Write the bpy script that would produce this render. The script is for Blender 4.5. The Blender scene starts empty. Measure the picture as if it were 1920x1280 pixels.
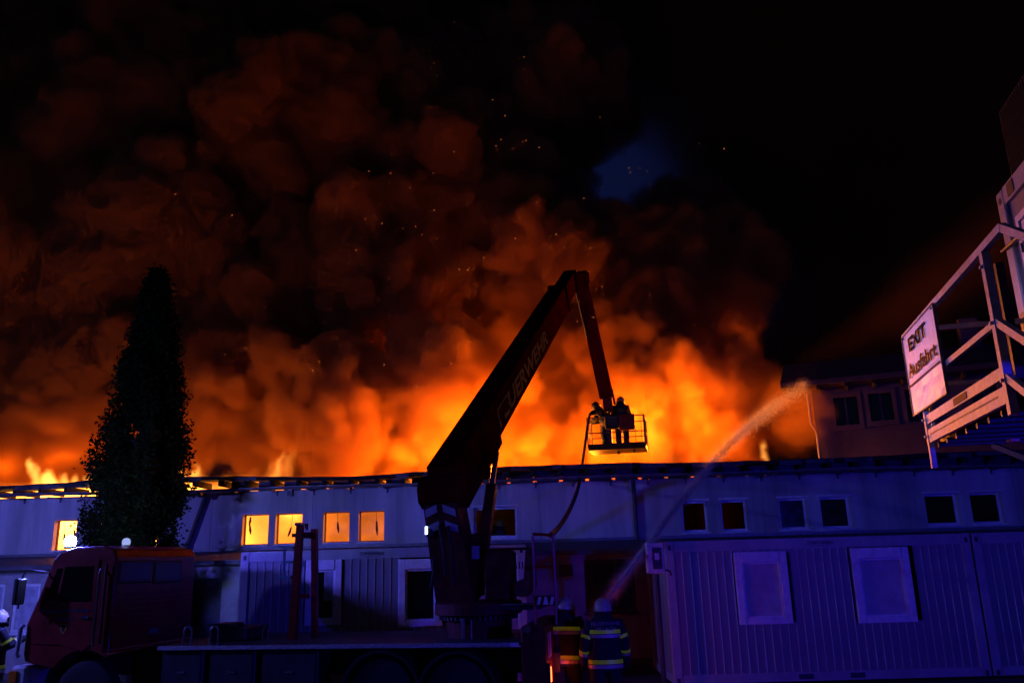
import bpy, bmesh, math, random
import numpy as np
from mathutils import Vector, Matrix, Euler, Quaternion

# ------------------------------------------------------------------ scene, camera, sky, lights
scene = bpy.context.scene
C = scene.collection
R = math.radians
FPX, CX, CY = 1540.0, 960.0, 640.0            # focal length and centre in pixels of the 1920x1280 photograph
EYE = Vector((0, 0, 2.35))
PITCH, ROLL = R(14.8), R(-1.6)

cam_data = bpy.data.cameras.new('camera')
cam_data.sensor_width = 36.0
cam_data.lens = FPX / 1920 * 36
cam_data.clip_start, cam_data.clip_end = 0.1, 2000
cam = bpy.data.objects.new('camera', cam_data)
C.objects.link(cam)
CAM_ROT = Matrix.Rotation(R(90) + PITCH, 3, 'X') @ Matrix.Rotation(ROLL, 3, 'Z')
cam.matrix_world = Matrix.Translation(EYE) @ CAM_ROT.to_4x4()
scene.camera = cam

world = bpy.data.worlds.new('World')
scene.world = world
world.use_nodes = True
wn = world.node_tree
bg = wn.nodes['Background']
sky = wn.nodes.new('ShaderNodeTexSky')
sky.sky_type = 'NISHITA'
sky.sun_disc = False
sky.sun_elevation = R(-1.7)                   # well after sunset
sky.sun_rotation = R(200)
sky.ozone_density = 5.5
wn.links.new(sky.outputs[0], bg.inputs[0])
bg.inputs[1].default_value = 0.15

sun_data = bpy.data.lights.new('sun', 'SUN')  # the last trace of skylight from the west, almost nothing
sun_data.energy = 0.002
sun_data.angle = R(20)
sun_data.color = (0.5, 0.65, 1.0)
sun = bpy.data.objects.new('sun', sun_data)
sun.rotation_euler = (R(60), 0, R(20))
C.objects.link(sun)

scene.view_settings.view_transform = 'Standard'
scene.view_settings.look = 'None'
scene.view_settings.exposure = 0.0
scene.view_settings.gamma = 1.0
scene.view_settings.use_curve_mapping = False
scene.render.engine = 'CYCLES'
cy = scene.cycles
cy.use_denoising = True
cy.denoiser = 'OPENIMAGEDENOISE'
cy.denoising_input_passes = 'RGB_ALBEDO_NORMAL'
cy.use_adaptive_sampling = True
cy.adaptive_threshold = 0.05
cy.max_bounces = 6
cy.diffuse_bounces = 2
cy.glossy_bounces = 2
cy.transmission_bounces = 4
cy.transparent_max_bounces = 12
cy.volume_bounces = 2
cy.volume_step_rate = 1.6
cy.volume_max_steps = 400
cy.sample_clamp_indirect = 4.0
cy.caustics_reflective = False
cy.caustics_refractive = False

FIRE = (1.0, 0.225, 0.014)
BLUE = (0.05, 0.035, 1.0)

def lamp(name, loc, energy, color, radius=0.5):
    d = bpy.data.lights.new(name, 'POINT')
    d.energy, d.color, d.shadow_soft_size = energy, color, radius
    o = bpy.data.objects.new(name, d)
    o.location = loc
    C.objects.link(o)
    return o

# ------------------------------------------------------------------ pixel <-> place helpers (used to measure the photograph)
def ray(px, py):
    return CAM_ROT @ Vector(((px - CX) / FPX, -(py - CY) / FPX, -1.0))

def P(px, py, Y):
    """the point of the sight line through photograph pixel (px, py) at distance Y in front of the camera"""
    d = ray(px, py)
    return EYE + d * (Y / d.y)

def PZ(px, py, z):
    d = ray(px, py)
    return EYE + d * ((z - EYE.z) / d.z)

def PPL(px, py, origin, normal):
    d = ray(px, py)
    return EYE + d * ((origin - EYE).dot(normal) / d.dot(normal))
# ------------------------------------------------------------------ materials
def nodes_of(name):
    m = bpy.data.materials.new(name); m.use_nodes = True
    nt = m.node_tree
    return m, nt, nt.nodes['Principled BSDF']

def mat(name, color, rough=0.6, metal=0.0, vary=0.18, scale=3.0, bump=0.0, bscale=40.0, coat=0.0, dirt=None, streak=False, spec=0.5):
    """painted / bare surface: base colour with grain, blotches and (optionally) dirt, plus fine relief"""
    m, nt, b = nodes_of(name)
    N, L = nt.nodes, nt.links
    tc = N.new('ShaderNodeTexCoord')
    src = tc.outputs['Object']
    if streak:
        mp = N.new('ShaderNodeMapping'); mp.inputs['Scale'].default_value = (1, 1, 0.12)
        L.new(src, mp.inputs[0]); src = mp.outputs[0]
    n = N.new('ShaderNodeTexNoise'); n.inputs['Scale'].default_value = scale; n.inputs['Detail'].default_value = 8; n.inputs['Roughness'].default_value = 0.65
    L.new(src, n.inputs['Vector'])
    r = N.new('ShaderNodeValToRGB')
    d = dirt or [c * (1 - 2.2 * vary) for c in color]
    r.color_ramp.elements[0].position, r.color_ramp.elements[0].color = 0.3, (*[max(0, c) for c in d], 1)
    r.color_ramp.elements[1].position, r.color_ramp.elements[1].color = 0.62, (*[min(1, c * (1 + vary * 0.3)) for c in color], 1)
    L.new(n.outputs['Fac'], r.inputs[0]); L.new(r.outputs[0], b.inputs['Base Color'])
    b.inputs['Roughness'].default_value = rough
    b.inputs['Metallic'].default_value = metal
    b.inputs['Specular IOR Level'].default_value = spec
    b.inputs['Coat Weight'].default_value = coat
    rr = N.new('ShaderNodeMapRange'); rr.inputs['To Min'].default_value = max(0.03, rough - 0.12); rr.inputs['To Max'].default_value = min(1, rough + 0.15)
    L.new(n.outputs['Fac'], rr.inputs[0]); L.new(rr.outputs[0], b.inputs['Roughness'])
    if bump:
        n2 = N.new('ShaderNodeTexNoise'); n2.inputs['Scale'].default_value = bscale; n2.inputs['Detail'].default_value = 5
        L.new(tc.outputs['Object'], n2.inputs['Vector'])
        bp = N.new('ShaderNodeBump'); bp.inputs['Strength'].default_value = bump; bp.inputs['Distance'].default_value = 0.02
        L.new(n2.outputs['Fac'], bp.inputs['Height']); L.new(bp.outputs[0], b.inputs['Normal'])
    return m

def glow(name, color, strength):
    m = bpy.data.materials.new(name); m.use_nodes = True
    nt = m.node_tree; nt.nodes.clear()
    out = nt.nodes.new('ShaderNodeOutputMaterial'); e = nt.nodes.new('ShaderNodeEmission')
    e.inputs[0].default_value = (*color, 1); e.inputs[1].default_value = strength
    nt.links.new(e.outputs[0], out.inputs[0])
    return m

def glass(name, color=(0.01, 0.012, 0.015), rough=0.06):
    m, nt, b = nodes_of(name)
    b.inputs['Base Color'].default_value = (*color, 1); b.inputs['Roughness'].default_value = rough
    b.inputs['Specular IOR Level'].default_value = 0.5
    N, L = nt.nodes, nt.links
    n = N.new('ShaderNodeTexNoise'); n.inputs['Scale'].default_value = 6; n.inputs['Detail'].default_value = 6
    tc = N.new('ShaderNodeTexCoord'); L.new(tc.outputs['Object'], n.inputs['Vector'])
    rr = N.new('ShaderNodeMapRange'); rr.inputs['To Min'].default_value = rough; rr.inputs['To Max'].default_value = rough + 0.2
    L.new(n.outputs['Fac'], rr.inputs[0]); L.new(rr.outputs[0], b.inputs['Roughness'])
    return m

M = {
    'asphalt': mat('asphalt', (0.05, 0.05, 0.052), 0.75, vary=0.3, scale=1.2, bump=0.6, bscale=90),
    'render_white': mat('render_white', (0.52, 0.5, 0.47), 0.85, vary=0.26, scale=1.1, bump=0.25, bscale=60, streak=True),
    'render_grey': mat('render_grey', (0.33, 0.31, 0.29), 0.88, vary=0.2, scale=1.5, bump=0.3, bscale=60),
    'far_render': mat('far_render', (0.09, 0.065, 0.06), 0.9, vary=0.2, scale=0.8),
    'plinth': mat('plinth', (0.12, 0.11, 0.1), 0.9, bump=0.4),
    'soot': mat('soot', (0.025, 0.022, 0.02), 0.9, vary=0.3, scale=6, bump=0.5, bscale=30),
    'char': mat('char', (0.015, 0.012, 0.01), 0.95, vary=0.3, scale=9, bump=0.6, bscale=50),
    'zinc': mat('zinc', (0.2, 0.2, 0.2), 0.5, 0.6, vary=0.2, scale=5),
    'flashing': mat('flashing', (0.09, 0.085, 0.09), 0.6, 0.3, vary=0.25, scale=4),
    'frame_white': mat('frame_white', (0.74, 0.74, 0.72), 0.5, vary=0.12, scale=8),
    'frame_dark': mat('frame_dark', (0.05, 0.045, 0.04), 0.6, vary=0.2, scale=8),
    'box_panel': mat('box_panel', (0.27, 0.27, 0.26), 0.5, vary=0.28, scale=1.3, bump=0.08, bscale=30, streak=True),
    'box_frame': mat('box_frame', (0.33, 0.33, 0.32), 0.5, vary=0.14, scale=2.5),
    'shutter': mat('shutter', (0.5, 0.5, 0.48), 0.55, vary=0.1, scale=5),
    'curtain': mat('curtain', (0.45, 0.45, 0.5), 0.9, vary=0.2, scale=6),
    'steel': mat('galvanised_steel', (0.5, 0.5, 0.49), 0.55, 0.15, vary=0.22, scale=9, bump=0.1, bscale=50),
    'dark_steel': mat('dark_steel', (0.05, 0.05, 0.055), 0.55, 0.3, vary=0.25, scale=6),
    'sign_white': mat('sign_white', (0.72, 0.72, 0.7), 0.45, vary=0.12, scale=5, bump=0.15, bscale=4),
    'sign_black': mat('sign_black', (0.008, 0.008, 0.008), 0.9, spec=0.1),
    'sign_orange': mat('sign_orange', (0.3, 0.07, 0.01), 0.9, spec=0.1),
    'red': mat('red_paint', (0.27, 0.012, 0.01), 0.34, vary=0.22, scale=3, coat=0.3),
    'boom_red': mat('boom_red_paint', (0.1, 0.005, 0.006), 0.95, vary=0.25, scale=2.5, spec=0.0),
    'dark_red': mat('dark_red_paint', (0.12, 0.008, 0.008), 0.65, vary=0.3, scale=4, spec=0.3),
    'rust': mat('rusty_red', (0.2, 0.03, 0.02), 0.7, vary=0.3, scale=10),
    'black': mat('black_plastic', (0.012, 0.012, 0.013), 0.5, vary=0.2, scale=6),
    'rubber': mat('rubber', (0.014, 0.014, 0.014), 0.8, vary=0.2, scale=10, bump=0.3, bscale=60),
    'chrome': mat('chrome', (0.55, 0.55, 0.56), 0.18, 0.9, vary=0.1, scale=8),
    'checker': mat('checker_plate', (0.34, 0.34, 0.35), 0.4, 0.7, vary=0.3, scale=30, bump=0.6, bscale=120),
    'white_paint': mat('white_paint', (0.6, 0.6, 0.6), 0.5, vary=0.12, scale=6),
    'teal': mat('teal_paint', (0.12, 0.3, 0.3), 0.5, vary=0.2, scale=8),
    'yellow': mat('yellow_paint', (0.5, 0.32, 0.02), 0.5, vary=0.2, scale=8),
    'orange_lens': mat('orange_lens', (0.6, 0.16, 0.01), 0.25, vary=0.1, scale=8),
    'turnout': mat('turnout_cloth', (0.016, 0.018, 0.028), 0.9, vary=0.35, scale=14, bump=0.4, bscale=70),
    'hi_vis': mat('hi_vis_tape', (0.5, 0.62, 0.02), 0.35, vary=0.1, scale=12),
    'dull_band': mat('dull_band', (0.09, 0.1, 0.03), 0.7, vary=0.3, scale=12),  # darker, duller band colour without emission
    'tape': mat('silver_tape', (0.42, 0.42, 0.42), 0.35, 0.2, vary=0.12, scale=12),
    'helmet': mat('helmet_shell', (0.5, 0.47, 0.36), 0.28, vary=0.12, scale=10, coat=0.4),
    'helmet_green': mat('helmet_green', (0.3, 0.5, 0.03), 0.3, vary=0.12, scale=10),
    'skin': mat('skin', (0.4, 0.22, 0.15), 0.55, vary=0.1, scale=20),
    'glove': mat('glove', (0.03, 0.025, 0.02), 0.85, vary=0.2, scale=20),
    'print_grey': mat('print_grey', (0.4, 0.4, 0.42), 0.5),
    'print_dark': mat('print_dark', (0.1, 0.1, 0.11), 0.7),
    'boom_print': mat('boom_print', (0.13, 0.13, 0.15), 0.8, spec=0.1),
    'hose': mat('hose', (0.05, 0.035, 0.03), 0.8, vary=0.3, scale=12),
    'bark': mat('bark', (0.022, 0.015, 0.01), 0.95, vary=0.3, scale=12, bump=0.8, bscale=25),
    'thuja': mat('thuja_leaf', (0.007, 0.012, 0.0018), 0.95, vary=0.3, scale=1.5, spec=0.02),
    'glass': glass('window_glass', (0.004, 0.005, 0.006)),
    'cab_glass': glass('cab_glass', (0.045, 0.055, 0.13), 0.12),  # blue put into the pane colour for the lit view through the cab
    'bead_highlight': mat('bead_highlight', (0.55, 0.55, 0.54), 0.4, vary=0.1, scale=8),  # lighter bead colour imitates panel edges catching the light
    'roof_tile': mat('roof_tile', (0.08, 0.045, 0.035), 0.85, vary=0.3, scale=4, bump=0.5, bscale=12),
}

# weak yellow-green emission put into the hi-vis tape imitates fluorescence under blue light
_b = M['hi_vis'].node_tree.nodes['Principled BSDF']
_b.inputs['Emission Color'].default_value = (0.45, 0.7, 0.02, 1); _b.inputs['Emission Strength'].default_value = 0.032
# ------------------------------------------------------------------ mesh helpers
class MB:
    """collects shapes and links them as ONE mesh object"""
    def __init__(s):
        s.v, s.f, s.mi = [], [], []
        s.cur = 0
    def add(s, vs, fs):
        o = len(s.v)
        s.v += [tuple(v) for v in vs]
        s.f += [tuple(o + i for i in f) for f in fs]
        s.mi += [s.cur] * len(fs)
        return s
    def box(s, x0, x1, y0, y1, z0, z1, mtx=None, bev=0.0):
        xs, ys, zs = sorted((x0, x1)), sorted((y0, y1)), sorted((z0, z1))
        x0, x1 = xs; y0, y1 = ys; z0, z1 = zs
        bev = min(bev, (x1 - x0) * 0.3, (y1 - y0) * 0.3, (z1 - z0) * 0.3)
        if bev <= 0:
            vs = [Vector((x, y, z)) for z in (z0, z1) for y in (y0, y1) for x in (x0, x1)]
            fs = [(0, 2, 3, 1), (4, 5, 7, 6), (0, 1, 5, 4), (2, 6, 7, 3), (0, 4, 6, 2), (1, 3, 7, 5)]
        else:
            bm = bmesh.new()
            bmesh.ops.create_cube(bm, size=1.0)
            for v in bm.verts:
                v.co = Vector(((x0 + x1) / 2 + v.co.x * (x1 - x0), (y0 + y1) / 2 + v.co.y * (y1 - y0), (z0 + z1) / 2 + v.co.z * (z1 - z0)))
            bmesh.ops.bevel(bm, geom=bm.edges[:], offset=bev, segments=1, affect='EDGES', profile=0.5)
            bm.verts.index_update()
            vs = [v.co.copy() for v in bm.verts]; fs = [[v.index for v in f.verts] for f in bm.faces]
            bm.free()
        if mtx is not None:
            vs = [mtx @ v for v in vs]
        return s.add(vs, fs)
    def bar(s, a, b, w, h, up=(0, 0, 1), bev=0.0, w2=None, h2=None):
        """square bar from a to b; w across, h along 'up'"""
        a, b = Vector(a), Vector(b)
        d = (b - a).normalized()
        u = Vector(up)
        sx = d.cross(u)
        if sx.length < 1e-4:
            sx = d.cross(Vector((0, 1, 0)))
        sx.normalize(); uz = sx.cross(d).normalized()
        w2, h2 = w2 or w, h2 or h
        vs = []
        for p, ww, hh in ((a, w, h), (b, w2, h2)):
            for i, j in ((-1, -1), (1, -1), (1, 1), (-1, 1)):
                vs.append(p + sx * (ww / 2 * i) + uz * (hh / 2 * j))
        fs = [(3, 2, 1, 0), (4, 5, 6, 7)] + [(i, (i + 1) % 4, 4 + (i + 1) % 4, 4 + i) for i in range(4)]
        return s.add(vs, fs)
    def tube(s, pts, rad, n=8, cap=True):
        pts = [Vector(p) for p in pts]
        rads = rad if isinstance(rad, (list, tuple)) else [rad] * len(pts)
        o, rings = len(s.v), []
        prev = None
        for i, p in enumerate(pts):
            d = (pts[min(i + 1, len(pts) - 1)] - pts[max(i - 1, 0)]).normalized()
            u = prev if prev is not None else (Vector((0, 0, 1)) if abs(d.z) < 0.9 else Vector((1, 0, 0)))
            a = d.cross(u)
            if a.length < 1e-5: a = d.orthogonal()
            a.normalize(); b = a.cross(d).normalized(); prev = b
            rings.append([p + (a * math.cos(2 * math.pi * k / n) + b * math.sin(2 * math.pi * k / n)) * rads[i] for k in range(n)])
        vs = [v for r in rings for v in r]
        fs = []
        for i in range(len(pts) - 1):
            for k in range(n):
                fs.append((i * n + k, i * n + (k + 1) % n, (i + 1) * n + (k + 1) % n, (i + 1) * n + k))
        if cap:
            fs.append(tuple(range(n - 1, -1, -1))); fs.append(tuple((len(pts) - 1) * n + k for k in range(n)))
        return s.add(vs, fs)
    def prism(s, poly, axis, a, b, mtx=None):
        """extrude a 2-D outline along an axis ('x','y','z') from a to b"""
        def mk(u, v, t):
            return Vector({'x': (t, u, v), 'y': (u, t, v), 'z': (u, v, t)}[axis])
        vs = [mk(u, v, a) for u, v in poly] + [mk(u, v, b) for u, v in poly]
        if mtx is not None: vs = [mtx @ v for v in vs]
        n = len(poly)
        fs = [tuple(range(n)), tuple(range(2 * n - 1, n - 1, -1))] + [(i, n + i, n + (i + 1) % n, (i + 1) % n) for i in range(n)]
        return s.add(vs, fs)
    def lathe(s, prof, n=20, mtx=None):
        """profile [(r, z)] spun round z"""
        vs, fs = [], []
        for r, z in prof:
            for k in range(n):
                t = 2 * math.pi * k / n
                vs.append(Vector((r * math.cos(t), r * math.sin(t), z)))
        for i in range(len(prof) - 1):
            for k in range(n):
                fs.append((i * n + k, i * n + (k + 1) % n, (i + 1) * n + (k + 1) % n, (i + 1) * n + k))
        fs.append(tuple(range(n - 1, -1, -1))); fs.append(tuple((len(prof) - 1) * n + k for k in range(n)))
        if mtx is not None: vs = [mtx @ v for v in vs]
        return s.add(vs, fs)
    def build(s, name, m, parent=None, smooth=False, loc=None):
        me = bpy.data.meshes.new(name)
        me.from_pydata(s.v, [], s.f)
        for x in (m if isinstance(m, (list, tuple)) else [m]):
            me.materials.append(x)
        if isinstance(m, (list, tuple)):
            me.polygons.foreach_set('material_index', s.mi)
        bm = bmesh.new(); bm.from_mesh(me)
        bmesh.ops.recalc_face_normals(bm, faces=bm.faces[:])
        bm.to_mesh(me); bm.free()
        if smooth:
            me.polygons.foreach_set('use_smooth', [True] * len(me.polygons))
            try: me.set_sharp_from_angle(angle=R(40))
            except Exception: pass
        o = bpy.data.objects.new(name, me)
        C.objects.link(o)
        if parent is not None: o.parent = parent
        if loc is not None: o.location = loc
        return o

def empty(name, loc=(0, 0, 0), rz=0.0):
    o = bpy.data.objects.new(name, None)
    o.location = loc; o.rotation_euler = (0, 0, rz); o.empty_display_size = 0.2
    C.objects.link(o)
    return o

def tag(o, label=None, cat=None, group=None, kind=None):
    if label: o['label'] = label
    if cat: o['category'] = cat
    if group: o['group'] = group
    if kind: o['kind'] = kind
    return o

def share(src, name, parent, loc=(0, 0, 0), rot=None):
    """another object with the same mesh"""
    o = bpy.data.objects.new(name, src.data)
    o.parent = parent; o.location = loc
    if rot is not None: o.rotation_euler = rot
    C.objects.link(o)
    return o

def lettering(text, size, m, parent, mtx, name='lettering', depth=0.004, squeeze=1.0, shear=0.0, bold=0.0, fit=None):
    """flat printed words, laid on a surface: mtx maps text x/y to the surface"""
    cu = bpy.data.curves.new(name, 'FONT')
    cu.body = text; cu.size = size; cu.align_x = 'CENTER'; cu.align_y = 'CENTER'; cu.extrude = depth / 2; cu.shear = shear; cu.offset = bold
    cu.resolution_u = 3
    tmp = bpy.data.objects.new(name, cu); C.objects.link(tmp)
    bpy.context.view_layer.update()
    dg = bpy.context.evaluated_depsgraph_get()
    me = bpy.data.meshes.new_from_object(tmp.evaluated_get(dg))
    bpy.data.objects.remove(tmp); bpy.data.curves.remove(cu)
    if fit:                                               # stretch to a given width and height
        xs_ = [v.co.x for v in me.vertices]; ys_ = [v.co.y for v in me.vertices]
        cx_, cy_ = (min(xs_) + max(xs_)) / 2, (min(ys_) + max(ys_)) / 2
        me.transform(Matrix.Diagonal((fit[0] / (max(xs_) - min(xs_)), fit[1] / (max(ys_) - min(ys_)), 1, 1)) @ Matrix.Translation((-cx_, -cy_, 0)))
    me.transform(mtx @ Matrix.Diagonal((squeeze, 1, 1, 1)))
    me.materials.clear(); me.materials.append(m)
    me.name = name
    o = bpy.data.objects.new(name, me); C.objects.link(o)
    if parent is not None: o.parent = parent
    return o

def frame_mtx(origin, ux, uy):
    ux, uy = Vector(ux).normalized(), Vector(uy).normalized()
    uz = ux.cross(uy).normalized(); uy = uz.cross(ux)
    m = Matrix((ux, uy, uz)).transposed().to_4x4()
    m.translation = Vector(origin)
    return m
# ------------------------------------------------------------------ ground
tag(MB().add([(-150, -60, 0), (150, -60, 0), (150, 320, 0), (-150, 320, 0)], [(0, 1, 2, 3)]).build('ground', M['asphalt']), kind='structure')

# ------------------------------------------------------------------ the burning building
BA = R(2.0)
B_O = Vector((0, 21.2, 0))
B_T, B_N = Vector((math.cos(BA), -math.sin(BA), 0)), Vector((math.sin(BA), math.cos(BA), 0))
def BL(px, py, yl=0.0):
    p = PPL(px, py, B_O + B_N * yl, B_N)
    return (p - B_O).dot(B_T), p.z
def BW(x, y, z):
    return B_O + B_T * x + B_N * y + Vector((0, 0, z))

bld = empty('burning_building', B_O, -BA)
tag(bld, 'long white low building with its roof on fire behind the containers', 'building')
XL, XR = -19.0, 19.0
WZ0, WZ1, WALL0, WALL1 = 2.87, 3.63, 2.35, 4.22
spans = [(101, 143, 'broken'), (174, 214, 'broken'), (257, 298, 'broken'), (454, 503, 'broken'), (516, 566, 'broken'), (606, 655, 'broken'), (672, 720, 'broken'),
         (888, 970, 'wide'), (1281, 1330, 'red'), (1355, 1405, 'red'), (1465, 1518, 'dark'), (1543, 1600, 'dark'), (1742, 1805, 'dark'), (1828, 1888, 'dark')]
wins = []
for a, b, k in spans:
    x0, x1 = BL(a, 990)[0], BL(b, 990)[0]
    wins.append((x0, x1, k))
# wall panels: joints between the window pairs
cuts = [XL, -15.6] + [BL(p, 960)[0] for p in (60, 235, 397, 586, 790, 1012, 1190, 1432, 1665, 1910)] + [XR]
cuts = sorted(cuts)
for a, b in zip(cuts, cuts[1:]):
    a, b = a + 0.004, b - 0.004
    ws = [w for w in wins if w[0] > a - 0.01 and w[1] < b + 0.01]
    m = MB()
    m.box(a, b, 0, 0.24, WALL0, WZ0); m.box(a, b, 0, 0.24, WZ1, WALL1)
    x = a
    for w in ws:
        m.box(x, w[0], 0, 0.24, WZ0, WZ1); x = w[1]
    m.box(x, b, 0, 0.24, WZ0, WZ1)
    m.build('wall_panel', M['render_white'], bld)
for a in cuts[1:-1]:                                     # added fillers behind the panel joints, keeping firelight from leaking through
    MB().box(a - 0.05, a + 0.05, 0.241, 0.34, WALL0, WALL1).build('joint_filler', M['soot'], bld)

rnd = random.Random(11)
for i, (x0, x1, k) in enumerate(wins):
    charred = k == 'broken'
    fm = M['rust'] if charred else M['frame_white']
    t, yf = (0.022, 0.17) if charred else (0.055, 0.13)
    w = MB()
    w.box(x0, x0 + t, yf, yf + 0.07, WZ0, WZ1); w.box(x1 - t, x1, yf, yf + 0.07, WZ0, WZ1)
    w.box(x0 + t, x1 - t, yf, yf + 0.07, WZ0, WZ0 + t); w.box(x0 + t, x1 - t, yf, yf + 0.07, WZ1 - t, WZ1)
    if k == 'wide':
        xm = (x0 + x1) / 2
    win = w.build('window', fm, bld)
    MB().box(x0 - 0.03, x1 + 0.03, -0.05, 0.12, WZ0 - 0.045, WZ0 - 0.002, bev=0.008).build('sill', M['frame_white'], win)
    if charred:
        # hanging scraps of burnt sash and blind
        for j in range(rnd.choice((1, 2, 2))):
            sx = rnd.uniform(x0 + 0.12, x1 - 0.1); zt = rnd.choice((WZ1 - 0.06, WZ1 - 0.25, WZ0 + 0.42)); ln = rnd.uniform(0.16, 0.42)
            s = MB()
            lean = rnd.uniform(-0.08, 0.12)
            s.bar((sx, 0.17, zt), (sx + lean * 0.5, 0.17, zt - ln * 0.6), 0.035, 0.02, (0, 1, 0), w2=0.06)
            s.bar((sx + lean * 0.5, 0.17, zt - ln * 0.6), (sx + lean, 0.17, zt - ln), 0.06, 0.02, (0, 1, 0), w2=0.02)
            s.tube([(sx, 0.17, zt), (sx - lean * 0.3, 0.17, WZ1 - 0.03)], 0.005, 4)
            s.build('burnt_sash', M['char'], win)
    elif k in ('red', 'dark'):
        if k == 'dark':
            MB().box(x0 + t, x1 - t, yf + 0.03, yf + 0.04, WZ0 + t, WZ1 - t).build('pane', M['glass'], win)
        MB().box(x0 - 0.05, x1 + 0.05, -0.03, 0.1, WZ1 + 0.002, WZ1 + 0.05, bev=0.008).build('lintel', M['frame_white'], win)
    else:
        MB().box(x0 - 0.04, x1 + 0.04, -0.03, 0.1, WZ1 + 0.002, WZ1 + 0.045, bev=0.008).build('lintel', M['frame_white'], win)

# rooms behind the upper windows
xs_a, xs_b, xs_c = BL(800, 990)[0], BL(1030, 990)[0], BL(1436, 990)[0]
MB().box(XL, xs_c + 0.15, 0.24, 10.4, 1.45, 1.6).box(xs_c + 0.15, XR, 0.24, 4.0, 1.45, 1.6).build('upper_floor', M['soot'], bld)
MB().box(XL, xs_c + 0.15, 10.4, 10.6, 0, 4.3).box(xs_c + 0.15, XR, 4.0, 4.2, 0, 4.3).build('back_wall', M['render_grey'], bld)
for x in (XL, xs_a, xs_b, xs_c, XR - 0.15):
    MB().box(x, x + 0.15, 0.25, 3.99 if x > 15 else 10.39, 1.6, 4.15).build('partition', M['render_grey'], bld)
MB().box(xs_c + 0.2, XR, 0.02, 4.3, 4.302, 4.36).build('ceiling', M['soot'], bld)
MB().box(xs_b + 0.2, xs_c + 0.1, 0.26, 10.39, 4.19, 4.24).build('ceiling', M['soot'], bld)
MB().box(xs_a + 0.2, xs_b + 0.1, 0.26, 10.39, 4.18, 4.23).build('ceiling', M['soot'], bld)

# roof edge: sagging strip of roof that is left standing, rafters below, boards with gaps between the rafters
ROOFZ = 4.56
def roof_z(x):
    return ROOFZ + 0.03 * math.sin(x * 0.6 + 1) - 0.06 * math.exp(-((x + 4.2) / 2.2) ** 2) - (0.05 if x < -11 else 0.0)
xs = np.linspace(XL, XR, 96)
v, f = [], []
for i, x in enumerate(xs):
    z = roof_z(x)
    back = 0.55 + 0.35 * rnd.random() + (3.5 if x > xs_c + 1 else 0)
    jz = (rnd.random() - 0.5) * 0.025
    v += [(x, -0.55, z - 0.075 + jz), (x, -0.55, z + jz), (x, back, z + 0.04 + jz), (x, back, z - 0.03 + jz)]
    if i:
        o = 4 * i
        for a in range(4):
            f.append((o - 4 + a, o - 4 + (a + 1) % 4, o + (a + 1) % 4, o + a))
f += [(0, 1, 2, 3), tuple(4 * 95 + k for k in (3, 2, 1, 0))]
MB().add(v, f).build('roof_edge', M['char'], bld)
# loose roofing felt curling over the edge, drip strip
q = MB()
for k in range(70):
    x = rnd.uniform(XL, XR); z = roof_z(x)
    l = rnd.uniform(0.15, 0.7)
    q.box(x, x + l, -0.562, -0.552, z - 0.1 - rnd.random() * 0.03, z - 0.02)
tag(q.build('torn_felt', M['flashing'], bld), kind='stuff')
raft_x = np.arange(XL + 0.2, XR - 0.2, 0.665)
first = None
for x in raft_x:
    z = roof_z(x) - 0.085
    if first is None:
        first = MB().box(-0.045, 0.045, -0.47, 0.6, -0.15, 0, bev=0.01).build('rafter', M['char'], bld, loc=(x, 0, z))
    else:
        share(first, 'rafter', bld, (x, 0, z))
openx = BL(165, 905)[0]
holex = BL(770, 900)[0]
blk = {}
for x, xn in zip(raft_x, raft_x[1:]):
    if x < openx:
        if rnd.random() < 0.75:
            continue
    gap = rnd.choice((0.09, 0.12, 0.14)) if x < holex else 0.0
    if x > BL(395, 905)[0] or x < openx:
        MB().box(x + 0.045 + gap, xn - 0.045, -0.02, 0.02, WALL1 - 0.02, roof_z((x + xn) / 2) - 0.078).build('eaves_board', M['flashing'], bld)
# gutter with brackets
gz = 4.27
gut = MB()
n = 60
prof = [(math.cos(t) * 0.075, math.sin(t) * 0.075) for t in np.linspace(math.pi, 2 * math.pi, 8)]
gx = np.linspace(XL, XR, n)
vs, fs = [], []
for i, x in enumerate(gx):
    dz = 0.015 * math.sin(x * 0.9) + 0.02 * math.sin(x * 0.31)
    vs += [(x, -0.49 + a, gz + dz + b) for a, b in prof] + [(x, -0.49 + a * 0.88, gz + dz + b * 0.88) for a, b in reversed(prof)]
    if i:
        o = 16 * i
        for a in range(16):
            fs.append((o - 16 + a, o - 16 + (a + 1) % 16, o + (a + 1) % 16, o + a))
gut.add(vs, fs); gut.build('gutter', M['zinc'], bld, smooth=True)
br = None
for x in np.arange(XL + 0.5, XR, 0.95):
    if br is None:
        br = MB().box(-0.02, 0.02, -0.57, 0.0, -0.11, -0.085).box(-0.02, 0.02, -0.02, 0.0, -0.2, -0.05).build('gutter_bracket', M['flashing'], bld, loc=(x, 0, gz))
    else:
        share(br, 'gutter_bracket', bld, (x, 0, gz))
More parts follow.
